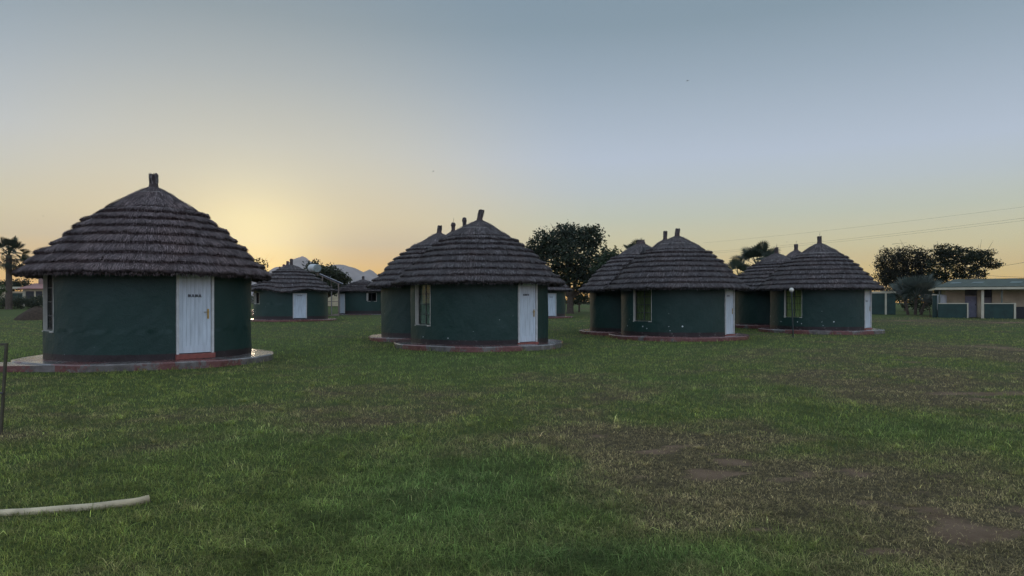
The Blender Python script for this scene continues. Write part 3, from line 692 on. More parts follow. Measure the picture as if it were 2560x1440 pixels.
def tree(name, label, cat, base, blobs, rate, r, nper, size, cols, r0=.2, flat=.2, lean=0, aspect=.55, group=None, extra=None, trunk_tops=None, spread=.42):
    root = thing(name, label, cat, base, group); b = Vector(base)
    B = [(x, y, z, rx, ry, rz) for x, y, z, rx, ry, rz in blobs]
    cl = clumps(B, rate, r); V, Q, C = leaves(cl, nper, size, cols, flat, aspect, spread)
    if extra is not None:
        v, q, c = extra; Q = np.concatenate([Q, q+len(V)]); V = np.concatenate([V, v]); C = np.concatenate([C, c])
    link('crown', np_mesh('crown', V-np.array(b), Q, col=C), M['leaf'], root)
    mb = MB(); limbs(mb, (0, 0, 0), [(x-b.x, y-b.y, z-b.z) for x, y, z, *_ in (trunk_tops or B)], r0, lean); mb.build('trunk', M['bark'], root)
    return root
def blob_px(px, py, Y, rx, rz, ry=None):      # a crown ellipsoid seen round a pixel of the photograph, radii given in its pixels
    p = at(px, py, Y); k = Y/F; return (p.x, p.y, p.z, rx*k, (ry or rx)*k, rz*k)
def gpt(px, Y): x = (px-1280)/F*Y; return (x, Y, gzf(x, Y))
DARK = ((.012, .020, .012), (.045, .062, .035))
# broad tree between the middle and the third hut
Y = 72
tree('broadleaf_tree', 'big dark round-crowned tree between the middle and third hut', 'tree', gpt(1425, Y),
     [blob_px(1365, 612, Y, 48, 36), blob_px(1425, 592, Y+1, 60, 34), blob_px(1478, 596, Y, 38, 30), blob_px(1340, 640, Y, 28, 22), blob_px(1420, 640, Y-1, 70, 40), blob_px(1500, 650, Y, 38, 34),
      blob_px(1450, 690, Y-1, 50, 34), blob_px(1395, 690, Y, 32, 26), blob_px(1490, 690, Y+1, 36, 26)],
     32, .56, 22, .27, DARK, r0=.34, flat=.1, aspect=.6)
tree('bushy_tree', 'lower bushy tree at the right foot of the big round tree', 'tree', gpt(1530, 66),
     [blob_px(1525, 640, 66, 26, 20), blob_px(1510, 665, 66, 34, 24), blob_px(1548, 650, 66, 18, 18), blob_px(1545, 690, 66, 40, 30)], 40, .5, 16, .24, ((.014, .026, .013), (.05, .075, .035)), r0=.14)
tree('bushy_tree', 'small leafy tree below the big round tree, beside the far red plinth', 'tree', gpt(1448, 78),
     [blob_px(1445, 735, 78, 26, 18), blob_px(1465, 742, 78, 22, 16), blob_px(1432, 752, 78, 20, 10)], 40, .4, 16, .22, ((.018, .03, .015), (.06, .075, .04)), r0=.1)
# trees on the right
def twigs(px, py, Y, n, L, spread, col=(.03, .03, .02)):
    o = at(px, py, Y); V = []; Q = []; k = 0
    for _ in range(n):
        d = Vector((rnd.gauss(0, 1), rnd.gauss(0, .6), rnd.gauss(.35, .6))).normalized(); p = o+Vector((rnd.gauss(0, spread), rnd.gauss(0, spread*.6), rnd.gauss(0, spread*.7)))
        e = p
        for j in range(3):
            d = (d+Vector((rnd.gauss(0, .25), rnd.gauss(0, .25), rnd.gauss(.05, .25)))).normalized(); e2 = e+d*L*rnd.uniform(.2, .4)
            s = Vector((d.z, 0, -d.x)).normalized()*(.020*(1-.28*j)); V += [e-s, e+s, e2+s*.7, e2-s*.7]; Q.append((k, k+1, k+2, k+3)); k += 4; e = e2
    V = np.array([tuple(v) for v in V]); return V, np.array(Q), np.tile(np.array(col), (len(V), 1))
Y = 82
tree('thorn_tree', 'spiky twiggy thorn tree above the short green wall', 'tree', gpt(2265, Y),
     [blob_px(2225, 655, Y, 34, 36), blob_px(2270, 650, Y, 40, 34), blob_px(2310, 650, Y, 28, 28), blob_px(2215, 690, Y, 28, 28), blob_px(2290, 690, Y, 46, 32), blob_px(2245, 700, Y, 40, 30)],
     48, .55, 24, .20, ((.010, .012, .007), (.034, .036, .018)), r0=.2, aspect=.5, extra=twigs(2240, 652, Y, 130, 1.5, .85))
Y = 78
tree('umbrella_thorn_tree', 'wide flat-topped thorn tree spreading above the low green-roofed building', 'tree', gpt(2365, Y),
     [blob_px(2355, 630, Y, 32, 20), blob_px(2395, 640, Y, 46, 26), blob_px(2440, 650, Y, 34, 22), blob_px(2478, 660, Y, 24, 14), blob_px(2465, 635, Y, 20, 10), blob_px(2360, 670, Y, 40, 30), blob_px(2410, 680, Y, 34, 18), blob_px(2340, 700, Y, 30, 20), blob_px(2452, 682, Y, 16, 12)],
     50, .42, 21, .20, ((.008, .012, .006), (.03, .042, .018)), r0=.2, flat=.35, extra=twigs(2395, 652, Y, 30, 1.0, .6), lean=.6)
tree('bare_bush', 'thin half-bare bush between the flat-topped tree and the roof ridge', 'bush', gpt(2440, 74),
     [blob_px(2440, 698, 74, 26, 10), blob_px(2400, 703, 74, 20, 6)], 14, .3, 6, .16, ((.03, .026, .015), (.08, .06, .03)), r0=.06, extra=twigs(2440, 698, 74, 60, .8, .45))
for px, py, Y, w, h, lab in [(2300, 758, 76, 60, 22, 'dense shrub behind the grey fan palm'), (2225, 742, 92, 50, 22, 'dark shrub beyond the short green wall'),
                             (2390, 748, 84, 50, 24, 'dark shrub behind the white tank of the low building')]:
    tree('shrub', lab, 'shrub', gpt(px, Y), [blob_px(px-w*.4, py, Y, w*.5, h*.8), blob_px(px+w*.4, py-4, Y, w*.5, h), blob_px(px, py-8, Y, w*.5, h)], 26, .5, 14, .26, ((.014, .018, .009), (.045, .05, .026)), r0=.08)
# trees seen past the near hut and in front of the mountains
tree('bushy_tree', 'small tree with sunset glow in its leaf colour, behind the near roof', 'tree', gpt(645, 62),
     [blob_px(648, 655, 62, 16, 12), blob_px(662, 668, 62, 12, 14), blob_px(635, 668, 62, 20, 18), blob_px(655, 700, 62, 22, 30)], 30, .34, 9, .20, ((.05, .045, .012), (.12, .09, .025)), r0=.08, spread=.5)  # orange backlight of the low sun put into the leaf colours
Y = 104
tree('broadleaf_tree', 'dark rounded tree in front of the mountains, beyond the solar heater', 'tree', gpt(815, Y),
     [blob_px(785, 668, Y, 22, 14), blob_px(815, 682, Y, 36, 20), blob_px(845, 692, Y, 24, 14), blob_px(865, 703, Y, 14, 9), blob_px(820, 715, Y, 46, 22), blob_px(775, 700, Y, 24, 24)],
     44, .6, 18, .32, ((.018, .026, .012), (.05, .06, .028)), r0=.25)
def fan_palm(root, heads, size, nleaf, cols, mat, name='crown', up=.35, droop=.5, seg=17, low=-.5, pet=.7, wid=1.0):
    V = []; Q = []; C = []; T = []; k = 0; rnd = random.Random(int(abs(heads[0][0])*100))
    for (hx, hy, hz) in heads:
        for i in range(nleaf):
            a = 2.399*i+rnd.uniform(-.3, .3); el = low+(1.35-low)*((i+.5)/nleaf)**.85+rnd.uniform(-.15, .15)
            d = Vector((math.cos(a)*math.cos(el), math.sin(a)*math.cos(el), math.sin(el))); L = size*pet*rnd.uniform(.75, 1.15)
            o = Vector((hx, hy, hz)); e = o+d*L-Vector((0, 0, droop*.12*L)); sd = d.cross(Vector((0, 0, 1))).normalized() if abs(d.z) < .98 else Vector((1, 0, 0))
            w = .035*size; col = np.array(cols[0])+(np.array(cols[1])-np.array(cols[0]))*rnd.random()
            if el < low+.35: col = col*.5+np.array([.05, .04, .025])*.6
            q = [o-sd*w, o+sd*w, e+sd*w*.6, e-sd*w*.6]; V += q; Q.append((k, k+1, k+2, k+3)); C += [col*1.3]*4; k += 4
            nrm = sd.cross(d).normalized(); ro = rnd.uniform(-1.0, 1.0); sd, nrm = sd*math.cos(ro)+nrm*math.sin(ro), nrm*math.cos(ro)-sd*math.sin(ro); R = size*.62*rnd.uniform(.8, 1.15)
            for j in range(seg):
                t = (j/(seg-1)-.5)*2*1.9; ln = R*(.62+.38*math.cos(t*.75))
                dd = (d*math.cos(t)+sd*math.sin(t)); ww = R*.07*wid; s2 = (sd*math.cos(t)-d*math.sin(t))
                fold = nrm*(.16*R*(abs(t)/1.9)); m = e+dd*ln*.6+fold; tip = e+dd*ln*1.0+fold*1.3-Vector((0, 0, droop*ln*.28))
                V += [e, m-s2*ww, tip, m+s2*ww]; Q.append((k, k+1, k+2, k+3)); C += [col*rnd.uniform(.7, 1.2)]*4; k += 4
    o = root.location; V = np.array([tuple(v-o) for v in V])
    return link(name, np_mesh(name, V, np.array(Q), col=np.array(C)), mat, root)
def palm(label, px, Y, head_py, size, nleaf, r=.24, cols=((.018, .026, .014), (.05, .062, .034)), skirt=True, **k):
    b = gpt(px, Y); root = thing('fan_palm', label, 'palm tree', b); h = at(px, head_py, Y)
    fan_palm(root, [tuple(h)], size, nleaf, cols, M['leaf'], **k)
    H = h.z-b[2]; mb = MB(); mb.tube([(0, 0, -.2), (0, 0, .3), (.03, 0, H*.5), (0, 0, H+.1)], [r*1.4, r*1.15, r, r*.95], 10)
    if skirt:
        for i in range(16):
            a = rnd.uniform(0, 6.28); z = H-rnd.uniform(.1, 1.1); mb.tube([(math.cos(a)*r*.8, math.sin(a)*r*.8, z), (math.cos(a)*r*2.6, math.sin(a)*r*2.6, z+rnd.uniform(-.5, .2))], [.05, .02], 5)
    mb.build('trunk', M['bark'], root); return root
palm('tall fan palm at the left edge behind the hedge', 22, 90, 640, 2.0, 36, .36, low=-1.0, droop=.6, pet=.9, wid=.8, seg=19)
palm('fan palm rising between the third and fourth hut roofs', 1893, 62, 664, 2.0, 12, .2, low=-.1, skirt=False, cols=((.02, .03, .02), (.05, .065, .042)))
palm('fan palm low behind the valley of the third and fourth huts', 1847, 60, 690, 1.4, 9, .18, low=-.2, skirt=False, cols=((.02, .03, .02), (.05, .065, .042)))
palm('fan palm peeping over the rear peak of the third hut roof', 1590, 70, 640, 1.5, 9, .18, low=-.2, skirt=False)
b = gpt(2285, 68); root = thing('fan_palm', 'grey-green bushy fan palm with many stems, left of the low building', 'palm tree', b)
fan_palm(root, [tuple(at(2262, 752, 68)), tuple(at(2290, 745, 67.6)), tuple(at(2312, 757, 68.4))], 2.0, 12, ((.035, .048, .040), (.115, .135, .112)), M['leaf'], low=.25, droop=.3, pet=.85, wid=.7, seg=21)
mb = MB()
for px, py in ((2262, 752), (2290, 745), (2312, 757)):
    h = at(px, py, 68)-Vector(b); mb.tube([(h.x*.6, h.y, -.2), (h.x*.8, h.y, h.z*.5), tuple(h)], [.16, .13, .12], 8)
mb.build('trunk', M['bark'], root)
def sapling():
    b = gpt(2322, 62); root = thing('dead_sapling', 'thin arched bare sapling left of the low building', 'sapling', b)
    mb = MB(); mb.tube([(.12, 0, -.1), (.10, 0, .4), (0, 0, .95), (-.3, 0, 1.35), (-.75, 0, 1.55)], [.045, .04, .035, .03, .02], 6)
    for z, x in ((1.2, -.2), (1.45, -.5), (1.0, 0)): mb.tube([(x, 0, z), (x-.4, .1, z+.25)], [.02, .008], 5)
    mb.build('stem', M['bark'], root)
sapling()
# hedge of unclipped shrubs on the far left
for i, (px, w, h) in enumerate([(-60, 50, 20), (8, 40, 17), (52, 34, 19), (98, 40, 21), (150, 46, 20)]):
    Y = 92+i % 2*2
    lab = ['shrub of the hedge at the very left edge, under the palm', 'low shrub of the hedge at the foot of the tall palm', 'shrub of the hedge right of the palm trunk', 'taller shrub of the hedge under the left roof eave', 'shrub of the hedge behind the near hut'][i]
    tree('shrub', lab, 'shrub', gpt(px, Y), [blob_px(px-w*.35, 756, Y, w*.5, h*.7), blob_px(px+w*.3, 752, Y, w*.5, h*.75), blob_px(px, 758, Y-1, w*.6, h*.6)], 46, .5, 15, .22, ((.022, .03, .016), (.075, .085, .05)), r0=.06, group='hedge shrubs on the far left')
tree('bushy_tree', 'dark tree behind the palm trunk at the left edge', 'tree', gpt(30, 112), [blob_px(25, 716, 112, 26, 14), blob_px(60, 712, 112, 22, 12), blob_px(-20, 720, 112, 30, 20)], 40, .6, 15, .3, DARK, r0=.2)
tree('bushy_tree', 'leafy green shrub cut by the left picture edge beside the palm', 'tree', gpt(-8, 84), [blob_px(-8, 728, 84, 18, 20), blob_px(-20, 745, 84, 22, 20)], 50, .4, 15, .22, ((.03, .045, .015), (.09, .12, .04)), r0=.08)
# earth mound
def mound():
    c = (gpt(95, 56)); n = 40; vs = []; fs = []; m = 10
    for j in range(m+1):
        q = j/m
        for k in range(n):
            a = 2*math.pi*k/n; r = (1.95+.25*math.sin(3*a)+.12*math.sin(7*a+1))*q; z = 1.05*(1-q**1.7)+(.05*math.sin(9*a+5*q)+rnd.uniform(-.03, .03))*(1-q)-.03
            vs.append((r*math.cos(a), r*.8*math.sin(a), z))
    for j in range(m): fs += [(j*n+k, j*n+(k+1) % n, (j+1)*n+(k+1) % n, (j+1)*n+k) for k in range(n)]
    o = MB().add(vs, fs).build('earth_mound', simple('dark_soil', (.05, .036, .026), .95, .4, 7, .1, .8), None, c, smooth=True)
    tag(o, 'dark heap of soil on the lawn left of the near hut', 'mound')
mound()
# weathered low treeline closing the view far away
def treeline():
    cl = []
    for i in range(900):
        a = rnd.uniform(-52, 52); D = rnd.uniform(230, 300); x, y = D*math.tan(R_(a)), D
        cl.append((x, y, gzf(x, y)+rnd.uniform(.2, 3.2)+1.2*math.sin(a*.9), 2.6))
    V, Q, C = leaves(cl, 14, 1.2, ((.02, .028, .014), (.055, .065, .035)), .3)
    tag(link('distant_treeline', np_mesh('distant_treeline', V, Q, col=C), M['leaf']), kind='stuff')
treeline()

# ------------------------------------------------------------------ mountains
def mountains():
    pts = [(300, 757), (420, 735), (520, 712), (600, 700), (650, 690), (675, 672), (688, 665), (705, 664), (722, 657), (735, 648), (750, 642), (762, 639.5), (772, 644), (783, 655), (797, 660), (812, 667), (825, 664), (838, 659), (852, 658), (864, 661), (876, 666), (890, 671),
           (900, 676), (908, 681), (915, 676), (922, 672.5), (930, 677), (940, 685), (955, 697), (985, 712), (1030, 728), (1090, 745), (1150, 757)]
    px = np.array([p[0] for p in pts]); py = np.array([p[1] for p in pts]); D = 5700.
    X = np.linspace((300-1280)/F*D*1.02, (1150-1280)/F*D, 340); v = np.linspace(-1, 1, 60)
    h = np.interp(X/D*F+1280, px, (757-py)/F*D)
    h = h+5*wob(X, X*0, .014)*np.clip(h/70, 0, 1)
    XX, VV = np.meshgrid(X, v); YY = D+VV*750+70*np.sin(XX*.005)
    rid = 1-np.abs(VV)**1.15; spur = 22*np.sin(XX*.02+VV*4)*np.sin(VV*3.14)+15*wob(XX, YY, .008)*(1-np.abs(rid-.5)*2).clip(0, 1)
    ZZ = h[None]*rid+spur*np.clip(h[None]/150, 0, 1)-2
    n, m = XX.shape; I = np.arange(n*m).reshape(n, m); Q = np.stack([I[:-1, :-1].ravel(), I[:-1, 1:].ravel(), I[1:, 1:].ravel(), I[1:, :-1].ravel()], 1)
    tag(link('mountains', np_mesh('mountains', np.stack([XX.ravel(), YY.ravel(), ZZ.ravel()], 1), Q), simple('hazy_rock', (.20, .18, .175), .95, .35, .01, .1, 0), smooth=True), kind='structure')  # rock colour raised to carry part of the haze over it
mountains()

# ------------------------------------------------------------------ solar water heater
def heater():
    Yh = 64.; b = gpt(838, Yh); root = thing('solar_water_heater', 'solar water heater with white tank and sloping panel on tall posts', 'water heater', b); o = Vector(b)
    def P(px, py, dy=0): return at(px, py, Yh+dy)-o
    t0, t1 = P(779, 670, 1.1), P(793, 670.5, -.75); ax = (t1-t0).normalized(); tk = simple('dull_white_enamel', (.44, .46, .47), .45, .12, 3)
    to = MB().tube([t0, t1], .37, 28).build('tank', tk, root)
    MB().tube([t1+ax*.002, t1+ax*.05], [.36, .33], 28).build('end_cap', simple('grey_end_cap', (.20, .23, .22), .5, .25, 6), to)
    MB().tube([t1+ax*.05, t1+ax*.10], .06, 10).build('flange', M['steel_light'], to)
    a0, a1, b0, b1 = P(799, 684, 1.1), P(799, 684, -.5), P(857, 709, 1.1), P(857, 709, -.5)
    nrm = (a1-a0).cross(b0-a0).normalized(); nrm = nrm if nrm.z > 0 else -nrm
    def slab(ps, th): return [p+nrm*th for p in ps]+[p for p in ps]
    F6 = [(0,1,2,3), (7,6,5,4), (0,4,5,1), (1,5,6,2), (2,6,7,3), (3,7,4,0)]
    MB().add(slab([a0, a1, b1, b0], -.10), F6).build('collector', simple('dark_collector', (.03, .035, .05), .2, .2, 3), root)
    fr = MB(); c = (b0-a0).normalized()*.09; e = (a1-a0).normalized()*.09
    fr.add(slab([a1-e, a1+e*.1, b1+e*.1, b1-e], .03), F6).add(slab([a0-e*.1, a0+e, b0+e, b0-e*.1], .03), F6).add(slab([b0-c, b1-c, b1+c*.3, b0+c*.3], .032), F6)
    fr.build('collector_frame', simple('alloy', (.5, .52, .54), .35, .1, 5, .5, 0, .4), root)
    gnd = lambda p: Vector((p.x, p.y, -.1))
    st = MB(); posts = [P(846.5, 708, -.5), P(829, 702, 1.0), P(806, 690, 1.0), P(806, 690, -.5)]
    for p in posts: st.tube([gnd(p), p], .055, 8)
    for h in (1.35, .05): 
        for i, j in ((0, 3), (1, 2), (0, 1), (3, 2)): st.tube([Vector((posts[i].x, posts[i].y, h)), Vector((posts[j].x, posts[j].y, h))], .03, 6)
    st.tube([P(789, 684, -.4), P(849, 711, -.5)], .03, 6).tube([P(789, 684, 1.0), P(849, 711, 1.05)], .03, 6)
    st.tube([P(796, 678, -.42), P(793, 690, -.45)], .06, 6)
    st.build('stand', simple('rusty_steel', (.16, .12, .10), .6, .3, 5), root)
    MB().tube([P(826, 690, .4), P(829, 745, .5), P(829, 786, .5)], .025, 6).build('pipe', M['steel_light'], root)
heater()

# ------------------------------------------------------------------ buildings and walls at the edges
cream = simple('cream_wall_paint', (.50, .42, .28), .85, .2, 1.2); creamtrim = simple('cream_trim', (.46, .42, .31), .7, .12, 2)
gw = simple('green_wall_paint', (.0115, .037, .030), .6, .3, 2); dark = simple('dark_room', (.02, .02, .022), .6, .2, 2)
def corrugated(name, c):
    m, nt, b = new_mat(name, .55, .3); co = coords(nt)
    nt.links.new(ramp(nt, noise(nt, co, .6, 6, .7, sc=(1.6, .3, 1)), [(.3, tuple(v*.6 for v in c)), (.6, c), (.75, tuple(v*1.5 for v in c))]), b.inputs['Base Color'])
    w = nt.nodes.new('ShaderNodeTexWave'); w.inputs['Scale'].default_value = 4; w.bands_direction = 'X'; nt.links.new(co, w.inputs[0]); bump(nt, b, w.outputs[1], .5, .03); return m
def turned(X0, Y0, th):          # metres along a facade turned by th that starts at (X0, Y0), for a pixel column
    return lambda p: ((p-1280)/F*Y0-X0)/(math.cos(th)-(p-1280)/F*math.sin(th))
def low_building():
    Yb = 60.; X0 = (2345-1280)/F*Yb; g = gzf(X0, Yb)-.1; th = R_(-27); w = turned(X0, Yb, th); up = .1
    root = thing('low_building', 'low cream building with green tin roof and green veranda walls at the right edge', 'building', (X0, Yb, g), None, th)
    Rz = Matrix.Translation((X0, Yb, g)) @ Matrix.Rotation(th, 4, 'Z'); back = 2.2; XE = w(2620)+4
    MB().box(w(2374)-.1, w(2417)-.1, back, back+4, -.3, 2.6).box(w(2417)-.1, w(2424)-.1, back, back+4, -.3, 2.6).box(w(2453), w(2464), back, back+4, -.3, 2.6).box(w(2424)-.1, w(2453), back+.3, back+4, -.3, 2.6) \
        .box(w(2464), w(2491), back, back+4, -.3, 1.35).box(w(2491), XE, back, back+4, -.3, 2.6).box(w(2464), w(2491), back+.3, back+4, 1.35, 2.6).build('wall', cream, root)
    MB().box(w(2464)+.03, w(2491)-.03, back+.08, back+.1, 1.85, 2.54).build('window', dark, root)
    MB().box(w(2464)+.03, w(2491)-.03, back+.06, back+.1, 1.36, 1.84).build('shutter', simple('grey_shutter', (.14, .13, .13), .6, .2, 3), root)
    dr = MB(); dx0, dx1 = w(2424)-.06, w(2453)-.03; my = back+.22
    dr.box(dx0, dx1, my, my+.05, -.1, 1.98); dm = (dx0+dx1)/2
    for a, b_ in ((dx0+.06, dm-.03), (dm+.03, dx1-.06)): dr.box(a, b_, my-.025, my, .85, 1.9)
    dr.box(dx0+.05, dx1-.05, my-.02, my, .05, .75); do = dr.build('door', simple('lilac_grey_steel', (.23, .23, .29), .5, .15, 2), root)
    MB().box(dx0-.01, dx1+.01, my-.005, my+.06, 2.02, 2.54).build('transom', simple('grey_board', (.10, .095, .09), .7, .2, 2), do)
    MB().box(dx1-.12, dx1-.06, my-.07, my-.026, 1.15, 1.32).build('handle', M['steel'], do)
    for a, b_ in ((0, w(2417)), (w(2461), w(2534))):
        vw = MB().box(a, b_, 0, .16, -.4, 1.30).build('veranda_wall', gw, root)
        MB().box(a-.02, b_+.02, -.03, .19, 1.302, 1.37).build('coping', creamtrim, vw)
    for a, b_, z in ((w(2417)+.021, w(2421), 1.38), (w(2453), w(2461)-.025, 2.5), (w(2534)+.021, w(2540), 1.38)):
        MB().box(a, b_, -.03, .2, -.4, z).build('pier', creamtrim, root)
    for px in (2349, 2505, 2590): MB().tube([(w(px), .08, 1.375 if px < 2540 else -.1), (w(px), .08, 2.52)], .06, 8).build('post', simple('post_paint', (.14, .15, .12), .6, .2, 3), root)
    n = 60; vs = []; fs = []; xa, xb = w(2338), XE; xl = 1.75
    for i in range(n+1):
        t = i/n; xe = xa+(xb-xa)*t; xr = xa+xl+(xb-xa-xl)*t; dz = .012*math.sin(i*1.9)
        vs += [(xe, -.45, 2.76+dz), (xr, 3.6, 3.52+.02*math.sin(i*.8)), (xe, -.45, 2.73+dz), (xr, 3.6, 3.48)]
    for i in range(n): a = 4*i; fs += [(a, a+4, a+5, a+1), (a+2, a+3, a+7, a+6), (a, a+2, a+6, a+4), (a+1, a+5, a+7, a+3)]
    fs += [(0, 1, 3, 2)]
    k0 = len(vs)
    for i in range(n+1):
        t = i/n; xr = xa+xl+(xb-xa-xl)*t; vs += [(xr, 3.603, 3.535), (xa+(xb-xa)*t, 7.5, 2.7)]
    for i in range(n): fs.append((k0+2*i, k0+2*i+2, k0+2*i+3, k0+2*i+1))
    k0 = len(vs); vs += [(xa, -.45, 2.755), (xa+xl, 3.6, 3.515), (xa, 7.5, 2.695)]; fs.append((k0, k0+1, k0+2))
    ro = MB().add(vs, fs).build('roof', corrugated('green_tin', (.030, .045, .024)), root)
    MB().box(xa, xb, -.42, -.36, 2.52, 2.72).build('fascia', creamtrim, ro)
    MB().box(xa+.003, xa+.05, -.35, 7.4, 2.52, 2.68).build('fascia', creamtrim, ro)
    for px in (2376, 2432, 2530):
        x = w(px); MB().add([(x, 1.2, 3.085), (x+.8, 1.2, 3.085), (x+1.1, 2.0, 3.235), (x+.3, 2.0, 3.235), (x, 1.2, 3.06), (x+.8, 1.2, 3.06), (x+1.1, 2.0, 3.21), (x+.3, 2.0, 3.21)], F6g).build('sheet_patch', simple('lifted_tin', (.055, .08, .068), .45, .3, 2), ro)
    s = thing('screen_wall', 'taller green wall end with pale cap at the left end of the low building', 'wall', Rz @ Vector((w(2333), .5, 0)), None, th)
    MB().box(0, w(2344)-w(2333), 0, .5, -.4, 2.05).build('panel', gw, s); MB().box(-.03, w(2344)-w(2333)+.03, -.03, .53, 2.052, 2.15).build('cap', creamtrim, s)
    p = Rz @ Vector((w(2360)-.1, 1.5, 0))
    tk = MB(); tk.lathe([(.0, 0), (.42, 0), (.44, .05), (.44, 1.25), (.38, 1.35), (.0, 1.4)], 20)
    t = tk.build('water_tank', simple('white_plastic', (.55, .56, .55), .5, .1, 2), None, p+Vector((0, 0, .75)), smooth=True); tag(t, 'white round tank behind the veranda wall of the low building', 'tank')
    bs2 = MB().box(-.55, .55, -.4, .4, -.3, .745).build('block_base', simple('grey_block', (.2, .19, .17), .9), None, p, (0, 0, th)); tag(bs2, 'grey block base under the white round tank', 'block')
    bx = MB().box(0, 1.1, 0, .8, -.2, 1.0).box(-.03, 1.13, -.03, .83, 1.003, 1.06)
    tag(bx.build('storage_box', dark, None, Rz @ Vector((w(2545), .9, 0)), (0, 0, th), bevel=.01), 'dark box against the cream wall at the right edge', 'box')
F6g = [(0,1,2,3), (7,6,5,4), (0,4,5,1), (1,5,6,2), (2,6,7,3), (3,7,4,0)]
low_building()
def short_wall():
    Yb = 69.; x0 = (2184-1280)/F*Yb; th = R_(-24); w = turned(x0, Yb, th); g = gzf(x0, Yb); r = thing('boundary_wall', 'short green wall with cream coping and post, right of the fourth hut', 'wall', (x0, Yb, g), None, th)
    for a, b_ in ((-3, w(2212)), (w(2217), w(2239))): MB().box(a, b_, 0, .2, -.3, 2.1).build('panel', gw, r)
    MB().box(-3, w(2240), -.05, .25, 2.103, 2.3).build('coping', creamtrim, r); MB().box(w(2212)+.003, w(2217)-.003, -.06, .22, -.3, 2.1).build('pier', creamtrim, r)
short_wall()
def left_house():
    Yb = 110.; k = Yb/F; x0 = (-40-1280)/F*Yb; g = gzf(x0, Yb); r = thing('low_house', 'low cream house with dull pink roof far off at the left edge', 'house', (x0, Yb, g)); w = lambda p: (p+40)*k
    z = lambda py: EYE-(py-757)/F*Yb-g
    MB().box(w(-40), w(64), .5, 6, -.2, z(728)).box(w(64), w(112), 0, 6, -.2, z(722)).build('wall', cream, r)
    MB().box(w(18), w(52), .42, .49, z(748), z(728)-.3).build('dark_wall', gw, r)
    for a, b_ in ((65, 85), (90, 106)): MB().box(w(a), w(b_), -.06, -.01, z(748), z(728)).build('window', dark, r)
    MB().box(w(53), w(60), .3, .49, -.2, z(719)).build('pier', creamtrim, r)
    MB().add([(w(50), -.6, z(721)), (w(180), -.6, z(721)), (w(180), 3, z(707)), (w(54), 3, z(707)), (w(50), -.6, z(723)), (w(180), -.6, z(723)), (w(180), 3, z(709)), (w(54), 3, z(709))], F6g).build('roof', simple('faded_pink_tin', (.26, .13, .11), .7, .25, 1), r)
    MB().box(w(-60), w(53), -.3, 6, z(722), z(717)).build('eaves_band', creamtrim, r)
    MB().box(w(68), w(180), 2.6, 7, z(709), z(698)).box(w(68), w(78), 2.6, 7, z(698), z(693)).box(w(89), w(180), 2.6, 7, z(698), z(693)).build('upper_wall', simple('pinkish_plaster', (.24, .16, .14), .85, .2, 1), r)
left_house()
w = MB().box(-3, 3.2, 0, .2, -.2, 2.6).box(-3.05, 3.25, -.04, .24, 2.603, 2.72).build('boundary_wall', cream, None, gpt(834, 112)); tag(w, 'pale cream wall seen through the posts of the solar heater', 'wall')

# ------------------------------------------------------------------ lamp post, railing, hose, cables, birds
def lamp():
    c = at(1983, 845, 32.6); b = (c.x, c.y, gzf(c.x, c.y)); r = thing('lamp_post', 'slim dark garden lamp post with a white globe before the fourth hut', 'lamp', b)
    MB().lathe([(.07, -.1), (.07, .03), (.035, .06), (.032, 2.05), (.045, 2.08)], 12).build('pole', simple('dark_green_metal', (.02, .03, .028), .45, .3, 6), r, rot=(0, -.036, 0))
    MB().lathe([(.05, 2.08), (.065, 2.10), (.065, 2.16), (.03, 2.17)], 12, (-.075, 0, 0)).build('collar', M['steel'], r)
    n = 12; prof = [(max(.001, .105*math.sin(math.pi*i/n)), 2.255-.105*math.cos(math.pi*i/n)) for i in range(n+1)]
    MB().lathe(prof, 20, (-.08, 0, 0)).build('globe', simple('opal_glass', (.62, .58, .50), .3, .03, 3, .5, 0), r, smooth=True)
lamp()
def railing():
    b = ground_px(2, 1090); r = thing('metal_railing', 'dark square-tube railing post with top rail at the left edge', 'railing', (b[0], b[1], 0))
    m = simple('weathered_steel', (.055, .047, .028), .55, .35, 14)
    MB().add([(v[0]+.062*v[2], v[1], v[2]) for v in [(x, y, z) for x in (-.014, .014) for y in (-.014, .014) for z in (-.1, 1.12)]], [(0,1,3,2), (4,6,7,5), (0,4,5,1), (2,3,7,6), (0,2,6,4), (1,5,7,3)]).build('post', m, r)
    MB().box(-1.6, .084, -.015, .015, 1.121, 1.15).build('top_rail', m, r)
    MB().box(-1.6, .0, -.012, .012, .52, .545).build('lower_rail', m, r)
    MB().tube([(-.06, -.02, .53), (.045, -.03, .535)], .012, 6).build('bolt', M['steel'], r)
railing()
def hose():
    px = [(-140, 1290), (0, 1281), (70, 1278), (150, 1271), (230, 1265), (300, 1256), (345, 1251), (374, 1247)]
    pts = [ground_px(a, b+10) for a, b in px]; n = 150; t = np.linspace(0, len(pts)-1, n); P = np.array(pts)
    x = np.interp(t, range(len(pts)), P[:, 0]); y = np.interp(t, range(len(pts)), P[:, 1])
    ker = np.ones(15)/15; x[8:-8] = np.convolve(x, ker, 'same')[8:-8]; y[8:-8] = np.convolve(y, ker, 'same')[8:-8]
    up = np.clip((t-5.6)/1.4, 0, 1)**1.6*.014
    d = 33*n
    mb = MB(); c = []; rr = []
    N2 = 420; tt = np.linspace(0, n-1, N2)
    for i, q in enumerate(tt):
        c.append((np.interp(q, range(n), x), np.interp(q, range(n), y), .022+np.interp(q, range(n), up))); rr.append(.0325 if i % 3 else .0295)
    mb.tube(c, rr, 14, caps=False)
    o = mb.build('corrugated_hose', simple('cream_plastic', (.47, .39, .26), .6, .38, 5), None); o.modifiers.new('wall', 'SOLIDIFY').thickness = .004
    tag(o, 'pale ribbed plastic hose lying on the grass at lower left', 'hose')
hose()
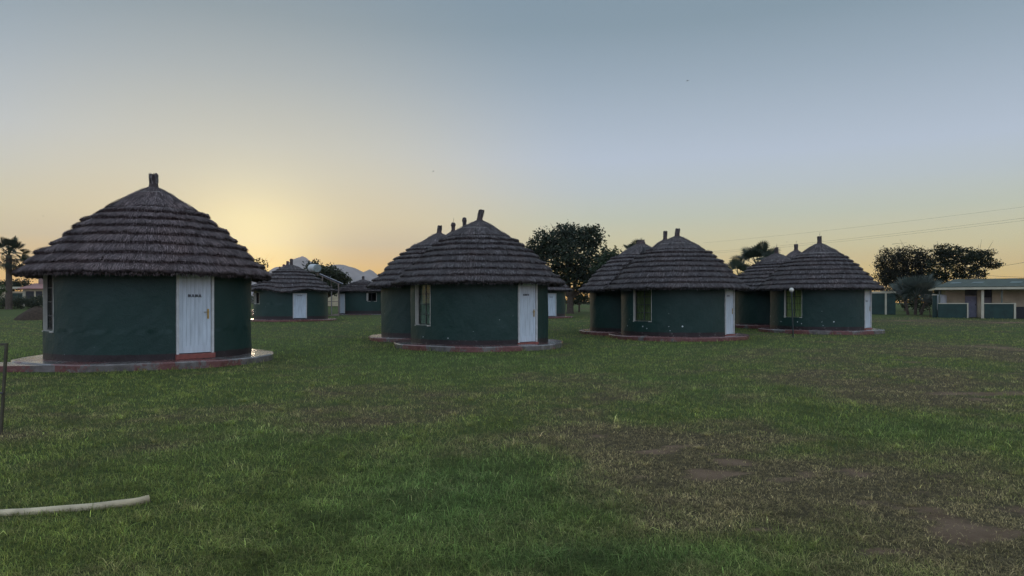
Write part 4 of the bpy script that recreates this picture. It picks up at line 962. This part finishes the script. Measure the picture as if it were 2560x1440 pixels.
blk = simple('black_cable', (.012, .012, .012), .6, .1, 5)
def cable(label, p0, Y0, p1, Y1, sag, rad, knot=None):
    a, b = at(*p0, Y0), at(*p1, Y1); e = b+(b-a)*.25; pts = []
    for i in range(41):
        t = i/40*1.3-.3; p = a.lerp(b, t); p.z -= sag*4*max(0, t*(1-t)) if 0 < t < 1 else 0; pts.append(p)
    o = MB().tube(pts, rad, 5).build('power_cable', blk); tag(o, label, 'cable', 'power cables across the sky on the right'); return o
cable('single thin power cable, highest of the lines on the right', (2560, 517), 70, (1760, 607), 120, .2, .007)
cable('power cable, upper one of the close pair over the fourth hut', (2560, 545), 70, (1780, 629), 120, .25, .008)
cable('power cable, lower one of the close pair over the fourth hut', (2560, 551), 70, (1780, 633), 120, .25, .008)
cable('power cable dropping from the right edge into the flat-topped tree', (2560, 656), 66, (2480, 668), 78, .03, .014)
cable('lowest power cable, just above the low building roof at the right edge', (2560, 693), 68, (2440, 686), 76, .05, .013)
def bird(label, px, py, Y, span, rz):
    p = at(px, py, Y); r = thing('bird', label, 'bird', p, 'birds in the evening sky', rz); m = simple('dark_feathers', (.02, .02, .022), .8, .2, 9)
    MB().lathe([(.001, -.5*span), (.05*span, -.3*span), (.085*span, 0), (.07*span, .2*span), (.05*span, .28*span), (.055*span, .33*span), (.012*span, .42*span), (.001, .46*span)], 10).build('body', m, r, rot=(math.pi/2, 0, 0), smooth=True)
    for s in (-1, 1):
        MB().add([(s*.05*span, .12*span, 0), (s*.28*span, .16*span, .14*span), (s*.55*span, -.02*span, .06*span), (s*.26*span, -.06*span, .13*span), (s*.05*span, -.12*span, 0),
                  (s*.05*span, .12*span, -.012*span), (s*.28*span, .16*span, .128*span), (s*.26*span, -.06*span, .118*span), (s*.05*span, -.12*span, -.012*span)],
                 [(0,1,3,4), (1,2,3), (5,8,7,6), (6,7,2), (0,5,6,1), (1,6,2), (2,7,3), (3,7,8,4)]).build('wing', m, r)
bird('dark bird high in the sky, upper right', 1719, 202, 50, .22, .9)
bird('tiny bird in the sky above the mountains and middle hut', 1083, 428, 80, .30, 2.2)
bird('tiny bird over the left roof slope, the lower of two', 95, 551, 80, .16, .3)
bird('tiny bird over the left roof slope, the higher of two', 108, 540, 80, .16, 1.8)
bird('tiny bird against the sky just left of the fourth hut peaks', 1967, 605, 90, .18, 1.2)

# ------------------------------------------------------------------ grass blades
def grass():
    n = 570000
    q = rng.random(n); Y0, Y1 = 3.3, 62.
    # density falls with distance, blades grow a little to match
    Yb = (Y0**-.75+(Y1**-.75-Y0**-.75)*q)**(-1/.75)
    Xb = rng.uniform(-1, 1, n)*(Yb*.88+3.0)
    nt_ = 9000; tc_ = rng.integers(0, n, 420); tc_ = tc_[Yb[tc_] < 16]
    # tufts: pull some blades together
    ti = rng.integers(0, n, n); near = rng.random(n) < .45; src = (ti//9)*9
    X = np.where(near, Xb[src]+rng.normal(0, .035, n)*(1+Yb[src]*.03), Xb); Y = np.where(near, Yb[src]+rng.normal(0, .035, n)*(1+Yb[src]*.03), Yb)
    tuft = np.zeros(n, bool)
    if len(tc_): k_ = rng.integers(0, len(tc_), nt_); X[:nt_] = Xb[tc_][k_]+rng.normal(0, .022, nt_); Y[:nt_] = Yb[tc_][k_]+rng.normal(0, .022, nt_); tuft[:nt_] = True
    dry = dryness(X, Y); bare = bareness(X, Y); lush = field(LUSH, X, Y)
    keep = rng.random(n) > bare*.86
    for l, e in ((l1, .62), (l3, .62), (l3b, .56), (l4, .62), (l4b, .56), (l5, .62), (l5b, .56), (l2, .62)):
        keep &= np.hypot(X-l['c'][0], Y-l['c'][1]) > l['R']+e-.04
    keep &= ~((X < -10) & (X > -17.6) & (np.abs(Y-16.95) < .62))
    X, Y, dry, bare, lush, tuft = X[keep], Y[keep], dry[keep], bare[keep], lush[keep], tuft[keep]; n = len(X)
    Z = ground_z(X, Y); sc = (np.maximum(Y, 4)/5)**.62
    edge = np.zeros(n)
    for l, e in ((l1, .62), (l3, .62), (l3b, .56), (l4, .62), (l4b, .56), (l5, .62), (l5b, .56), (l2, .62)):
        edge = np.maximum(edge, np.clip(1-(np.hypot(X-l['c'][0], Y-l['c'][1])-l['R']-e)/.22, 0, 1))
    h = rng.uniform(.018, .050, n)*(1-.45*dry)*(1+.5*lush)*sc**.55*(1+1.3*edge*rng.random(n)); tall = rng.random(n) < .02; h = np.where(tall & (Y < 14), h*1.7, h)
    w = rng.uniform(.0022, .0044, n)*sc*1.05
    a = rng.uniform(0, 2*np.pi, n); ln = h*rng.uniform(.6, 2.6, n)*np.where(tall, .6, 1)*np.where(tuft, 1.9, 1); h = np.where(tuft, h*1.5, h); w = np.where(tuft, w*1.25, w)
    d = np.stack([np.cos(a), np.sin(a)], 1); s = np.stack([-d[:, 1], d[:, 0], np.zeros(n)], 1)*(w/2)[:, None]
    P = np.stack([X, Y, Z-.004], 1); mid = P+np.concatenate([d*(ln*.35)[:, None], (h*.75)[:, None]], 1); tip = P+np.concatenate([d*ln[:, None], (h*rng.uniform(.5, 1.1, n))[:, None]], 1)
    V = np.stack([P-s, P+s, mid+s*.8, mid-s*.8, tip], 1).reshape(-1, 3)
    i = np.arange(n)*5; Q = np.stack([i, i+1, i+2, i+3], 1); T = np.stack([i+3, i+2, i+4], 1)
    t = np.clip(dry*1.15+rng.normal(0, .22, n)*np.clip((10/np.maximum(Y, 4))**.6, .3, 1)+.10*wob(X, Y, 5.), 0, 1)[:, None]
    lum = np.exp(rng.normal(-.05, 1, (n, 1))*np.clip(.46*(9/np.maximum(Y, 4))**.6, .12, .46)[:, None])*(1+.22*wob(X, Y, 2.9)+.15*wob(X, Y, 9.))[:, None].clip(.3, 2)
    lum = np.where(tuft[:, None], np.maximum(lum, .9)*1.25, lum); g0 = np.array([.178, .242, .055])*lum; g0[:, 0] *= 1+.35*rng.random(n)
    st = np.array([.35, .275, .135])*lum
    lushc = np.array([.105, .195, .060])*lum; g0 = g0+(lushc-g0)*np.clip(lush, 0, 1)[:, None]
    far = 1+.22*np.clip((Y-9)/18, 0, 1)[:, None]  # farther blades painted brighter, as if lit from behind
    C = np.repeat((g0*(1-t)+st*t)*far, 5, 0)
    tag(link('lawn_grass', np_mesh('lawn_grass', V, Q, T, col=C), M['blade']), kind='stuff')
grass()

# ------------------------------------------------------------------ haze
def haze():
    m = bpy.data.materials.new('evening_haze'); m.use_nodes = True; nt = m.node_tree; nt.nodes.clear()
    out = nt.nodes.new('ShaderNodeOutputMaterial'); v = nt.nodes.new('ShaderNodeVolumePrincipled'); v.inputs['Density'].default_value = HAZE; v.inputs['Color'].default_value = (.90, .87, .93, 1); v.inputs['Anisotropy'].default_value = .6
    nt.links.new(v.outputs[0], out.inputs['Volume'])
    o = MB().box(-6800, 6800, -420, 6800, -4, 440).build('haze', m); tag(o, kind='stuff')
haze()
